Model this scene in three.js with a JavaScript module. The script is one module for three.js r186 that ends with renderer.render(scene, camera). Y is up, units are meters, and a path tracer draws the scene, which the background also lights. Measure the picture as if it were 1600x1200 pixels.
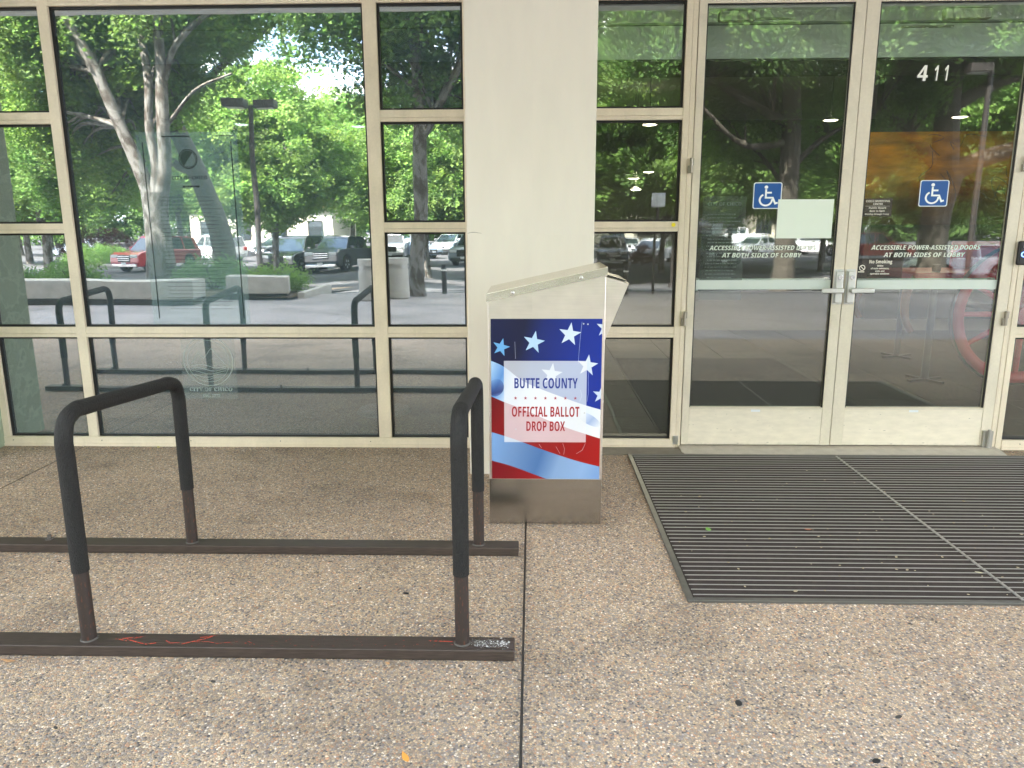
import * as THREE from 'three';
import { RoundedBoxGeometry } from 'three/addons/geometries/RoundedBoxGeometry.js';
import { mergeGeometries } from 'three/addons/utils/BufferGeometryUtils.js';
import { ImprovedNoise } from 'three/addons/math/ImprovedNoise.js';

const V3 = (x, y, z) => new THREE.Vector3(x, y, z);
const scene = new THREE.Scene();

// ---------- camera ----------
const camera = new THREE.PerspectiveCamera(2 * Math.atan(600 / 1190) * 180 / Math.PI, 4 / 3, 0.05, 900);
camera.rotation.order = 'YXZ';
camera.position.set(0, 1.5, 4.98);
camera.rotation.set(-11.975 * Math.PI / 180, 1.54 * Math.PI / 180, -0.195 * Math.PI / 180);
scene.add(camera);

// ---------- sky, sun, exposure ----------
const SKY_LEVEL = 1.15;
const SUN = V3(-0.4, 0.76, -0.54).normalize();
{ // bright partly cloudy sky: hazy blue with broad white clouds all round
  const W = 1024, H = 512, d = new Float32Array(W * H * 4), N = new ImprovedNoise(), S = SUN;
  const f = (x, y, z) => { let s = 0, a = 0.5, q = 1; for (let i = 0; i < 5; i++) { s += a * N.noise(x * q + 3.1, y * q, z * q); a *= 0.5; q *= 2.1; } return s; };
  for (let r = 0; r < H; r++) for (let c = 0; c < W; c++) {
    const el = ((r + 0.5) / H - 0.5) * Math.PI, az = ((c + 0.5) / W - 0.5) * 2 * Math.PI, y = Math.sin(el), x = Math.cos(el) * Math.cos(az), z = Math.cos(el) * Math.sin(az), i = (r * W + c) * 4;
    const up = Math.max(y, 0), k = 1 / (up + 0.3), cs = Math.max(0, x * S.x + y * S.y + z * S.z), glow = 0.25 * Math.pow(cs, 8) + 0.5 * Math.pow(cs, 60), hz = Math.pow(1 - up, 5);
    const cl = Math.min(1, Math.max(0, (f(x * k * 1.6, 2.2, z * k * 1.6) + 0.16) / 0.3)), m = cl * cl * (3 - 2 * cl), w = 0.86 + 0.25 * f(x * k * 4, 7, z * k * 4);
    const blue = [0.26 + 0.26 * hz + glow, 0.4 + 0.2 * hz + glow, 0.62 + 0.08 * hz + glow * 0.9], wh = [w * (1 + glow), w * (0.97 + glow), w * (0.92 + glow)];
    for (let q = 0; q < 3; q++) d[i + q] = SKY_LEVEL * (blue[q] * (1 - m) + wh[q] * m); d[i + 3] = 1;
  }
  const t = new THREE.DataTexture(d, W, H, THREE.RGBAFormat, THREE.FloatType); t.mapping = THREE.EquirectangularReflectionMapping; t.magFilter = THREE.LinearFilter; t.needsUpdate = true;
  scene.background = t; scene.environment = t;
}
const sun = new THREE.DirectionalLight(new THREE.Color(1, 0.95, 0.86), 5.0);
sun.name = 'sun';
sun.position.copy(SUN).multiplyScalar(120).add(V3(0, 0, 15));
sun.target.position.set(0, 0, 15);
sun.castShadow = true;
sun.shadow.mapSize.set(4096, 4096);
Object.assign(sun.shadow.camera, { left: -60, right: 60, top: 60, bottom: -60, near: 1, far: 260 });
sun.shadow.radius = 2;
scene.add(sun, sun.target);
const renderer = new THREE.WebGLRenderer({ antialias: true });
renderer.setSize(1024, 768);
renderer.shadowMap.enabled = true;
renderer.toneMapping = THREE.LinearToneMapping;
renderer.toneMappingExposure = 10.8;

// ---------- helpers ----------
function rng(seed) { let a = seed >>> 0; return () => { a = (a + 0x6d2b79f5) | 0; let t = Math.imul(a ^ (a >>> 15), 1 | a); t = (t + Math.imul(t ^ (t >>> 7), 61 | t)) ^ t; return ((t ^ (t >>> 14)) >>> 0) / 4294967296; }; }
const noise = new ImprovedNoise();
const fbm = (x, y, z, o = 4) => { let s = 0, a = 0.5, f = 1; for (let i = 0; i < o; i++) { s += a * noise.noise(x * f, y * f, z * f); a *= 0.5; f *= 2.03; } return s; };
const lerp = THREE.MathUtils.lerp, clamp = THREE.MathUtils.clamp, sstep = THREE.MathUtils.smoothstep;
const RGB = (r, g, b) => new THREE.Color().setRGB(r, g, b);
const used = new Map();
function numbered(n) { const k = used.get(n) ?? 0; used.set(n, k + 1); return k ? `${n}_${String(k).padStart(3, '0')}` : n; }
function tag(o, label, category, group) { o.userData.label = label; if (category) o.userData.category = category; if (group) o.userData.group = group; return o; }
function thing(name, label, category, pos = [0, 0, 0], turn = 0, group) {
  const o = new THREE.Group(); o.name = numbered(name); o.position.set(...pos); o.rotation.y = turn; scene.add(o);
  return tag(o, label, category, group);
}
function mesh(name, geo, mat, parent) {
  const m = new THREE.Mesh(Array.isArray(geo) ? (geo.length > 1 ? mergeGeometries(geo.map(plain)) : geo[0]) : geo, mat);
  m.name = parent ? name : numbered(name); m.castShadow = m.receiveShadow = true; (parent ?? scene).add(m); return m;
}
function struct(name, geo, mat, parent) { const m = mesh(name, geo, mat, parent); if (!parent) m.userData.kind = 'structure'; return m; }
const plain = (g) => { const h = g.index ? g.toNonIndexed() : g; for (const k of Object.keys(h.attributes)) if (!['position', 'normal', 'uv'].includes(k)) h.deleteAttribute(k); return h; };
// uv in metres by the main axis of each face
function boxUV(g) {
  const h = g.index ? g.toNonIndexed() : g, p = h.attributes.position, n = h.attributes.normal, uv = new Float32Array(p.count * 2);
  for (let i = 0; i < p.count; i++) {
    const ax = Math.abs(n.getX(i)), ay = Math.abs(n.getY(i)), az = Math.abs(n.getZ(i));
    const [u, v] = ax > ay && ax > az ? [p.getZ(i), p.getY(i)] : ay > az ? [p.getX(i), p.getZ(i)] : [p.getX(i), p.getY(i)];
    uv[i * 2] = u; uv[i * 2 + 1] = v;
  }
  h.setAttribute('uv', new THREE.BufferAttribute(uv, 2)); return h;
}
// box from corners, lightly rounded
function bx(x0, x1, y0, y1, z0, z1, r = 0.002) {
  const w = x1 - x0, h = y1 - y0, d = z1 - z0, m = Math.min(w, h, d);
  const g = r > 0 ? new RoundedBoxGeometry(w, h, d, 1, Math.min(r, m * 0.45)) : new THREE.BoxGeometry(w, h, d);
  g.translate((x0 + x1) / 2, (y0 + y1) / 2, (z0 + z1) / 2); return boxUV(g);
}
function cyl(r0, r1, h, x, y, z, seg = 20, axis = 'y') {
  const g = new THREE.CylinderGeometry(r0, r1, h, seg);
  if (axis === 'x') g.rotateZ(Math.PI / 2); if (axis === 'z') g.rotateX(Math.PI / 2);
  return g.translate(x, y, z);
}
// tapered tube through points [x,y,z,r]
function limb(pts, seg = 8, steps = 4, wob = 0, seed = 1) {
  const c = new THREE.CatmullRomCurve3(pts.map((p) => V3(p[0], p[1], p[2]))), N = (pts.length - 1) * steps, pos = [], uv = [], idx = [];
  const fr = c.computeFrenetFrames(N, false);
  let len = 0, last = null;
  for (let i = 0; i <= N; i++) {
    const t = i / N, q = c.getPoint(t), f = t * (pts.length - 1), a = Math.min(Math.floor(f), pts.length - 2), r = lerp(pts[a][3], pts[a + 1][3], f - a);
    if (last) len += q.distanceTo(last); last = q;
    for (let j = 0; j <= seg; j++) {
      const th = (j / seg) * Math.PI * 2, rr = r * (1 + wob * noise.noise(q.x * 2 + Math.cos(th) + seed, q.y * 2, q.z * 2 + Math.sin(th)));
      const v = fr.normals[i].clone().multiplyScalar(Math.cos(th) * rr).addScaledVector(fr.binormals[i], Math.sin(th) * rr).add(q);
      pos.push(v.x, v.y, v.z); uv.push((j / seg) * Math.max(0.3, r * 6.28), len);
      if (i < N && j < seg) { const k = i * (seg + 1) + j; idx.push(k, k + 1, k + seg + 1, k + 1, k + seg + 2, k + seg + 1); }
    }
  }
  const g = new THREE.BufferGeometry();
  g.setAttribute('position', new THREE.Float32BufferAttribute(pos, 3)); g.setAttribute('uv', new THREE.Float32BufferAttribute(uv, 2));
  g.setIndex(idx); g.computeVertexNormals(); return g.toNonIndexed();
}
// ---------- textures ----------
function dataTex(w, h, f, srgb = true, rep = true) {
  const d = new Uint8Array(w * h * 4);
  for (let y = 0; y < h; y++) for (let x = 0; x < w; x++) { const c = f(x, y), i = (y * w + x) * 4; d[i] = clamp(c[0] * 255, 0, 255); d[i + 1] = clamp(c[1] * 255, 0, 255); d[i + 2] = clamp(c[2] * 255, 0, 255); d[i + 3] = 255; }
  const t = new THREE.DataTexture(d, w, h); t.magFilter = THREE.LinearFilter; if (srgb) t.colorSpace = THREE.SRGBColorSpace; if (rep) t.wrapS = t.wrapT = THREE.RepeatWrapping; t.needsUpdate = true; return t;
}
function canvasTex(w, h, draw) {
  const c = document.createElement('canvas'); c.width = w; c.height = h; const g = c.getContext('2d'); g.clearRect(0, 0, w, h); draw(g, w, h);
  const t = new THREE.CanvasTexture(c); t.colorSpace = THREE.SRGBColorSpace; return t;
}
// text squeezed to a width
function fitText(g, s, x0, x1, base, capH, style = 'bold', shear = 0, font = 'sans-serif') {
  const px = capH / 0.714; g.save(); g.font = `${style} ${px}px ${font}`; g.textAlign = 'left'; g.textBaseline = 'alphabetic';
  const w = g.measureText(s).width; g.translate(x0, base); g.transform(1, 0, -shear, 1, 0, 0); g.scale((x1 - x0) / w, 1); g.fillText(s, 0, 0); g.restore();
}
const std = (o) => new THREE.MeshStandardMaterial(o), phy = (o) => new THREE.MeshPhysicalMaterial(o);

// exposed aggregate: tileable pebbles, 2048 px for 2.66 m
const AGG = 2.66;
const [aggMap, aggBump] = (() => {
  const S = 2048, cells = 356, R = rng(7), cs = S / cells, px = new Float32Array(cells * cells), py = px.slice(), pc = [], rad = px.slice();
  const pal = [[0.66, 0.57, 0.46], [0.74, 0.66, 0.55], [0.58, 0.5, 0.42], [0.5, 0.44, 0.39], [0.8, 0.74, 0.65], [0.62, 0.47, 0.35], [0.46, 0.44, 0.43], [0.36, 0.34, 0.34], [0.7, 0.6, 0.46], [0.56, 0.53, 0.5], [0.24, 0.23, 0.24], [0.86, 0.82, 0.76], [0.66, 0.48, 0.36]];
  const wt = [18, 12, 16, 14, 5, 6, 10, 8, 12, 10, 6, 2, 4], tot = wt.reduce((a, b) => a + b);
  for (let i = 0; i < cells * cells; i++) {
    px[i] = R(); py[i] = R(); rad[i] = 0.3 + 0.45 * R(); let k = 0, r = R() * tot; while ((r -= wt[k]) > 0) k++;
    const v = 0.9 + 0.2 * R(); pc.push(pal[Math.min(k, 12)].map((c, q) => lerp([0.58, 0.52, 0.46][q], c, 0.82) * v));
  }
  const col = new Uint8Array(S * S * 4), bmp = new Uint8Array(S * S);
  for (let y = 0; y < S; y++) for (let x = 0; x < S; x++) {
    const fx = x / cs, fy = y / cs, ix = Math.floor(fx), iy = Math.floor(fy); let d1 = 9, d2 = 9, k1 = 0;
    for (let b = -1; b <= 1; b++) for (let a = -1; a <= 1; a++) {
      const k = ((iy + b + cells) % cells) * cells + ((ix + a + cells) % cells), dx = ix + a + px[k] - fx, dy = iy + b + py[k] - fy, d = Math.sqrt(dx * dx * (0.8 + rad[k] * 0.6) + dy * dy * (1.5 - rad[k] * 0.8)) / (0.6 + rad[k]);
      if (d < d1) { d2 = d1; d1 = d; k1 = k; } else if (d < d2) d2 = d;
    }
    const e = sstep(d2 - d1, 0.03, 0.26), c = pc[k1], i = (y * S + x) * 4, g = 0.95 + 0.1 * ((x * 7919 + y * 104729) % 97) / 97, m = [0.47, 0.43, 0.37];
    for (let q = 0; q < 3; q++) col[i + q] = clamp(255 * g * lerp(m[q], c[q], e), 0, 255);
    col[i + 3] = 255; bmp[y * S + x] = 255 * clamp(e * (1 - d1 * 0.45), 0, 1);
  }
  const mk = (d, n) => { let a = d; if (n === 1) { a = new Uint8Array(S * S * 4); for (let i = 0; i < S * S; i++) { a[i * 4] = a[i * 4 + 1] = a[i * 4 + 2] = d[i]; a[i * 4 + 3] = 255; } } const t = new THREE.DataTexture(a, S, S); t.magFilter = THREE.LinearFilter; t.wrapS = t.wrapT = THREE.RepeatWrapping; t.repeat.set(1 / AGG, 1 / AGG); t.needsUpdate = true; return t; };
  const a = mk(col), b = mk(bmp, 1); a.colorSpace = THREE.SRGBColorSpace; return [a, b];
})();
// paint wear: faint blotches and vertical runs, multiplies a paint colour
const paintTex = dataTex(512, 512, (x, y) => { const n = 0.5 + 0.5 * fbm(x / 60, y / 150, 3), m = 0.5 + 0.5 * fbm(x / 9, y / 9, 8, 3), v = 0.93 + 0.16 * (n - 0.5) + 0.07 * (m - 0.5); return [v, v * 0.995, v * 0.985]; });
const columnTex = dataTex(512, 512, (x, y) => { const n = fbm(x / 40, y / 160, 3), v = 0.965 + 0.028 * n; return [v, v * 0.997, v * 0.99]; });
const paintBump = dataTex(256, 256, (x, y) => { const v = 0.5 + 0.6 * fbm(x / 7, y / 7, 1, 4); return [v, v, v]; }, false);
const scuffTex = dataTex(1024, 512, (() => { // door kick panels
  const R = rng(5), sp = []; for (let i = 0; i < 46; i++) sp.push([R() * 1024, 512 * Math.pow(R(), 2.2), 2 + R() * 9, 1 + R() * 3, R()]);
  return (x, y) => { let v = 0.95 + 0.07 * fbm(x / 90, y / 60, 2) - 0.16 * Math.exp(-y / 18) * (0.7 + fbm(x / 30, 3, 1, 3)); for (const s of sp) { const d = ((x - s[0]) / s[2]) ** 2 + ((y - s[1]) / s[3]) ** 2; if (d < 1) v -= 0.6 * s[4] * (1 - d); } return [v, v * 0.99, v * 0.97]; };
})(), true, false);
const brushTex = dataTex(512, 512, (x, y) => { const v = 0.5 + 0.32 * fbm(x / 160, y / 1.6, 4, 3) + 0.25 * fbm(x / 50, y / 50, 9, 4); return [v, v, v]; }, false);
const steelTex = dataTex(512, 512, (x, y) => { const v = 0.94 + 0.05 * fbm(x / 80, y / 60, 4, 5) + 0.05 * fbm(x / 200, y / 2, 1, 2); return [v, v * 0.985, v * 0.96]; });
const rustTex = dataTex(512, 512, (x, y) => { const n = 0.5 + 0.9 * fbm(x / 26, y / 40, 6, 5), k = sstep(n, 0.55, 0.85), s = fbm(x / 5, y / 5, 2, 2) > 0.42 ? 0.2 : 0; return [lerp(0.2, 0.33, k) + s, lerp(0.165, 0.2, k) + s, lerp(0.15, 0.15, k) + s]; });
const rubberTex = dataTex(512, 512, (x, y) => { const n = fbm(x / 20, y / 30, 3, 5), s = fbm(x / 4, y / 6, 11, 2) > 0.47 ? 0.25 : 0, v = 0.075 + 0.04 * n + s * 0.7; return [v * 1.03, v, v * 0.96]; });
const railTex = dataTex(512, 512, (x, y) => { const n = fbm(x / 50, y / 12, 6, 5), s = fbm(x / 6, y / 6, 2, 2) > 0.5 ? 0.16 : 0, v = 0.225 + 0.09 * n + s * 0.5; return [v * 1.16, v * 0.99, v * 0.9]; });
const carpetTex = dataTex(512, 512, (x, y) => { const n = 0.5 + 0.5 * fbm(x / 3, y / 3, 1, 3), m = 0.5 + 0.5 * fbm(x / 60, y / 60, 5), v = 0.15 + 0.11 * (n - 0.3) + 0.12 * (m - 0.5); return [v * 1.2, v * 1.02, v * 0.93]; });
const barkPlane = dataTex(512, 512, (x, y) => { const n = fbm(x / 60, y / 85, 2, 5), m = fbm(x / 16, y / 16, 7, 3), a = n > 0.02 ? [0.68, 0.66, 0.62] : n > -0.12 ? [0.52, 0.49, 0.44] : [0.4, 0.35, 0.3]; return a.map((c) => c + 0.1 * m); });
const barkDark = dataTex(512, 512, (x, y) => { const n = Math.abs(fbm(x / 14, y / 90, 2, 4)), v = 0.24 + 0.5 * n; return [v * 1.05, v * 0.98, v * 0.88]; });
const asphaltTex = dataTex(512, 512, (x, y) => { const v = 0.5 + 0.12 * fbm(x / 2, y / 2, 3, 2) + 0.14 * fbm(x / 120, y / 120, 3, 3); return [v, v, v * 1.02]; });
const concTex = dataTex(512, 512, (x, y) => { const v = 0.74 + 0.12 * fbm(x / 70, y / 70, 3, 5) + 0.06 * fbm(x / 4, y / 4, 3, 2); return [v, v * 0.985, v * 0.95]; });
const muralTex = dataTex(512, 512, (x, y) => { const n = fbm(x / 70, y / 50, 3, 5), h = sstep(y / 512 + 0.5 * fbm(x / 110, 3, 1, 4), 0.05, 0.6), v = 0.75 + 0.5 * n; return [lerp(0.34, 0.97, h) * v, lerp(0.22, 0.66, h) * v, 0.08 * v]; });
const wavyBump = dataTex(256, 256, (x, y) => { const v = 0.5 + 0.22 * Math.sin(x / 256 * 6.283 + 1.3 * Math.sin(y / 256 * 6.283)) + 0.2 * Math.sin(y / 256 * 12.566 + 1.7 * Math.sin(x / 256 * 6.283 + 1)); return [v, v, v]; }, false);
const stainTex = dataTex(512, 1024, (x, y) => { const n = fbm(x / 70 + 4, y / 90, 2.7, 3), w = Math.abs(n + 0.02) < 0.05 ? 0.05 : n > 0.05 ? -0.03 : 0, v = 0.72 + w + 0.04 * fbm(x / 20, y / 20, 5); return [v * 0.94, v, v * 0.9]; });
const rep = (t, x, y = x) => { const c = t.clone(); c.wrapS = c.wrapT = THREE.RepeatWrapping; c.repeat.set(x, y); c.needsUpdate = true; return c; };

// ---------- materials ----------
const M = {
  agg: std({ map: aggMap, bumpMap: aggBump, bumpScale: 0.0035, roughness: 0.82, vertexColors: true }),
  joint: std({ color: RGB(0.16, 0.14, 0.12), roughness: 1 }),
  frame: std({ color: RGB(0.89, 0.785, 0.635), map: rep(paintTex, 1.3), roughness: 0.42, bumpMap: rep(paintBump, 9), bumpScale: 0.0002 }),
  door: std({ color: RGB(0.84, 0.765, 0.64), map: rep(paintTex, 1.1), roughness: 0.4 }),
  kick: std({ color: RGB(0.88, 0.81, 0.7), map: scuffTex, roughness: 0.42 }),
  column: std({ color: RGB(0.83, 0.77, 0.685), map: rep(columnTex, 0.7), roughness: 0.6, bumpMap: rep(paintBump, 4), bumpScale: 0.0003 }),
  sideColumn: std({ color: RGB(0.8, 0.82, 0.74), map: rep(stainTex, 1.1, 0.6), roughness: 0.7 }),
  wall: std({ color: RGB(0.72, 0.68, 0.56), map: rep(paintTex, 0.6), roughness: 0.75 }),
  gasket: std({ color: RGB(0.012, 0.012, 0.013), roughness: 0.6 }),
  inner: std({ color: RGB(0.02, 0.02, 0.019), roughness: 0.5 }),
  winGlass: phy({ color: RGB(0.46, 0.6, 0.68), transmission: 0.87, thickness: 0, roughness: 0, ior: 4.3, bumpMap: rep(wavyBump, 0.9, 0.8), bumpScale: 0.0003 }),
  doorGlass: phy({ color: RGB(0.9, 0.95, 0.93), transmission: 0.985, thickness: 0, roughness: 0, ior: 2.0, bumpMap: rep(wavyBump, 0.8, 0.6), bumpScale: 0.0003 }),
  alu: std({ color: RGB(0.66, 0.66, 0.65), metalness: 1, roughness: 0.38 }),
  aluDull: std({ color: RGB(0.5, 0.5, 0.49), metalness: 0.8, roughness: 0.5, map: rep(steelTex, 3) }),
  threshold: std({ color: RGB(0.85, 0.81, 0.75), metalness: 0.2, roughness: 0.5, map: rep(concTex, 2.5) }),
  hinge: std({ color: RGB(0.34, 0.31, 0.26), metalness: 0.85, roughness: 0.45 }),
  steel: std({ color: RGB(0.96, 0.9, 0.9), map: rep(steelTex, 1.5), metalness: 1, roughness: 0.36, bumpMap: rep(brushTex, 1.2), bumpScale: 0.00008 }),
  steelBase: std({ color: RGB(0.52, 0.51, 0.51), map: rep(steelTex, 0.8, 3), metalness: 1, roughness: 0.24, bumpMap: rep(brushTex, 1.2), bumpScale: 0.0001 }),
  steelEdge: std({ color: RGB(0.86, 0.83, 0.78), map: rep(steelTex, 2), metalness: 1, roughness: 0.25 }),
  rust: std({ map: rep(rustTex, 4, 3), roughness: 0.62, metalness: 0.2 }),
  rubber: std({ map: rep(rubberTex, 2.5, 1.5), roughness: 0.75, bumpMap: rep(paintBump, 5, 3), bumpScale: 0.006 }),
  rail: std({ map: rep(railTex, 1.5, 4), roughness: 0.48, metalness: 0.25 }),
  weld: std({ color: RGB(0.1, 0.09, 0.08), roughness: 0.7, metalness: 0.3 }),
  carpet: std({ map: rep(carpetTex, 4), roughness: 1, bumpMap: rep(carpetTex, 4), bumpScale: 0.004 }),
  matFrame: std({ color: RGB(0.25, 0.25, 0.25), metalness: 0.5, roughness: 0.45, map: rep(concTex, 3) }),
  matRail: std({ color: RGB(0.37, 0.35, 0.33), metalness: 0.5, roughness: 0.42 }),
  concrete: std({ color: RGB(0.86, 0.85, 0.84), map: rep(concTex, 0.7), roughness: 0.9 }),
  ledge: std({ color: RGB(0.36, 0.33, 0.28), map: rep(concTex, 1.6), roughness: 0.9 }),
  asphalt: std({ color: RGB(0.34, 0.335, 0.345), map: rep(asphaltTex, 0.35), roughness: 0.9 }),
  earth: std({ color: RGB(0.16, 0.12, 0.08), map: rep(concTex, 0.8), roughness: 1 }),
  grass: std({ color: RGB(0.09, 0.16, 0.035), map: rep(concTex, 0.4), roughness: 1 }),
  white: std({ color: RGB(0.78, 0.8, 0.78), roughness: 0.6 }),
  pushBar: std({ color: RGB(0.82, 0.87, 0.82), roughness: 0.45 }),
  band: std({ color: RGB(0.62, 0.68, 0.64), roughness: 0.5 }),
  black: std({ color: RGB(0.015, 0.015, 0.016), roughness: 0.45 }),
  poleDark: std({ color: RGB(0.035, 0.03, 0.028), roughness: 0.5 }),
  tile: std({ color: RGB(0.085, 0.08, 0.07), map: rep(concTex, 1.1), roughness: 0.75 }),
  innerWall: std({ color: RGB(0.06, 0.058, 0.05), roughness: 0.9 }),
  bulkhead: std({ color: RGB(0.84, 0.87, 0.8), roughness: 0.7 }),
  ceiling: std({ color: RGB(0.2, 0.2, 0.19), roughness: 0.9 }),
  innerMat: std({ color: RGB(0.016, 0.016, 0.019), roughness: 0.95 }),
  red: std({ color: RGB(0.6, 0.03, 0.045), roughness: 0.4 }),
  wood: std({ color: RGB(0.3, 0.12, 0.05), roughness: 0.55 }),
  lampGlow: std({ color: RGB(0.9, 0.85, 0.75), emissive: RGB(1, 0.82, 0.58), emissiveIntensity: 1.1 }),
  blueGlow: std({ color: RGB(0.05, 0.1, 0.4), emissive: RGB(0.15, 0.3, 1), emissiveIntensity: 0.6 }),
  chrome: std({ color: RGB(0.75, 0.75, 0.76), metalness: 1, roughness: 0.15 }),
  carGlass: phy({ color: RGB(0.02, 0.03, 0.035), roughness: 0.04, clearcoat: 1 }),
  tyre: std({ color: RGB(0.015, 0.015, 0.015), roughness: 0.9 }),
  wheelRim: std({ color: RGB(0.45, 0.45, 0.46), metalness: 0.9, roughness: 0.35 }),
  lens: phy({ color: RGB(0.75, 0.77, 0.8), roughness: 0.1, clearcoat: 1 }),
  tailLens: phy({ color: RGB(0.4, 0.01, 0.01), roughness: 0.2, clearcoat: 1 }),
  plate: std({ color: RGB(0.8, 0.82, 0.85), roughness: 0.5 }),
  trim: std({ color: RGB(0.02, 0.02, 0.022), roughness: 0.6 }),
  barkPlane: std({ color: RGB(0.4, 0.4, 0.42), map: rep(barkPlane, 0.9, 0.55), roughness: 0.9 }),
  barkDark: std({ map: rep(barkDark, 1.2, 0.7), roughness: 0.95 }),
};
const leafMat = (r, g, b) => phy({ color: RGB(r, g, b), roughness: 1, transmission: 0.58, thickness: 0, side: THREE.DoubleSide, specularIntensity: 0.4 });
M.leafBright = leafMat(0.21, 0.35, 0.075); M.leafMid = leafMat(0.16, 0.29, 0.065); M.leafDark = leafMat(0.11, 0.2, 0.04); M.leafRed = leafMat(0.09, 0.03, 0.03);

// ---------- ground ----------
const gy = (z) => -1.1 * clamp((z - 11.5) / 16.5, 0, 1);
function sheet(x0, x1, z0, z1, nx, nz, fy, tint) {
  const g = new THREE.PlaneGeometry(x1 - x0, z1 - z0, nx, nz).rotateX(-Math.PI / 2).translate((x0 + x1) / 2, 0, (z0 + z1) / 2), p = g.attributes.position, uv = g.attributes.uv, col = [];
  for (let i = 0; i < p.count; i++) { p.setY(i, fy(p.getZ(i))); uv.setXY(i, p.getX(i), p.getZ(i)); if (tint) col.push(...tint(p.getX(i), p.getZ(i))); }
  if (tint) g.setAttribute('color', new THREE.Float32BufferAttribute(col, 3));
  g.computeVertexNormals(); return g;
}
const dirtAndShade = (x, z) => { // wear and old stains in the concrete, plus painted contact shade and sky tint
  let v = (z > 4.9 ? 1.62 : 1.52) * (0.97 + 0.44 * fbm(x * 0.9, 3.3, z * 0.9, 5)), w = 0.5 + fbm(x * 0.55 + 9, 1.7, z * 0.55, 4);
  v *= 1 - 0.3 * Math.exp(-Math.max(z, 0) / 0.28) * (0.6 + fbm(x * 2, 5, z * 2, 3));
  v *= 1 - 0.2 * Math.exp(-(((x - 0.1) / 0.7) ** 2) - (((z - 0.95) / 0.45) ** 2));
  for (const [q, a] of [[1.73, 0.34], [2.583, 0.3]]) if (x < 0 && z > q - 0.1) v *= 1 - a * Math.exp(-Math.abs(z - q) / 0.035) * (0.7 + fbm(x * 6, 2, z * 6, 3));  // contact shade painted in along the rack channels
  if (z > 1.3 || z < 0.2) v *= 1 - 0.3 * Math.exp(-Math.abs(x + 0.03) / 0.03) * (0.7 + fbm(x * 6, 4, z * 4, 3));
  v *= 1 - 0.2 * sstep(fbm(x * 0.8 + 13, 4, z * 1.3 + 2, 5) + 0.35 * fbm(x * 6, 1, z * 6, 4), 0.06, 0.3); v *= 1 - 0.32 * sstep(fbm(x * 7 + 1, 6, z * 7, 3), 0.33, 0.42);
  if (z > 1.2) v *= 1 - 0.3 * Math.exp(-(Math.hypot(Math.max(Math.abs(x - 0.07) - 0.28, 0), Math.max(z - 1.335, 0))) / 0.04);  // contact shade painted on the paving around the ballot box foot
  v *= 1 - 0.16 * sstep(fbm(x * 2.3 + 3, 8, z * 2.3, 4), 0.14, 0.34);
  const k = 1 - 0.1 * clamp(w, 0, 1); const o = z > 4.9 ? 0.1 : 0; return o ? [v * 0.84, v * 0.98, v * 1.34] : [v * 0.975, v * (0.962 - 0.03 * (1 - k)), v * (0.95 + 0.06 * (1 - clamp(w, 0, 1)))];  // outer slabs coloured bluer to imitate the sky and coated glass cast
};
{
  const pav = new THREE.Group(); pav.name = 'pavement'; pav.userData.kind = 'structure'; scene.add(pav);
  const xs = [-12.23, -9.18, -6.13, -3.08, -0.03, 3.42, 6.9, 10.4], zs = [-0.02, 4.9, 8.2, 11.5], G = 0.0045;
  for (let i = 0; i < xs.length - 1; i++) for (let k = 0; k < zs.length - 1; k++) {
    const near = k === 0 && i > 1 && i < 5;
    const g = sheet(xs[i] + G, xs[i + 1] - G, zs[k] + G, zs[k + 1] - G, near ? 120 : 12, near ? 170 : 12, () => 0, dirtAndShade);
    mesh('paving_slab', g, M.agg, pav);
  }
  struct('pavement_bed', sheet(-12.3, 10.5, -0.05, 11.6, 1, 1, () => -0.014), M.joint);
  struct('ground', sheet(-200, 200, -160, 11.55, 1, 1, () => -0.1), M.earth);
  struct('parking_lot', sheet(-200, 200, 11.52, 320, 4, 200, (z) => gy(z) - 0.02), M.asphalt);
  struct('concrete_ledge', bx(0.36, 1.0, -0.02, 0.012, 0.012, 0.16, 0.003), M.ledge);
}

// ---------- building ----------
const bld = thing('civic_building', 'cream civic building with deep canopy over the glazed entrance', 'building', [0, 0, 0]);
mesh('upper_wall', [bx(-30, 30, 2.885, 3.9, -0.12, 0.0)], M.wall, bld);
mesh('canopy', [bx(-30, 30, 3.93, 4.6, -0.3, 4.6, 0.01)], M.white, bld);
mesh('added_sun_block', [bx(-30, 30, 4.602, 12, -14, 4.5, 0.01)], M.wall, bld);  // unseen block added above the canopy so its shadow covers the plaza
mesh('side_wall', bx(-30, -4.3, -0.1, 3.9, -0.3, 0.0), M.wall, bld); mesh('side_wall', bx(8.6, 30, -0.1, 3.9, -0.3, 0), M.wall, bld);
mesh('back_wall', [bx(-30, 30, -0.1, 4.6, -14.3, -14, 0)], M.wall, bld);
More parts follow.
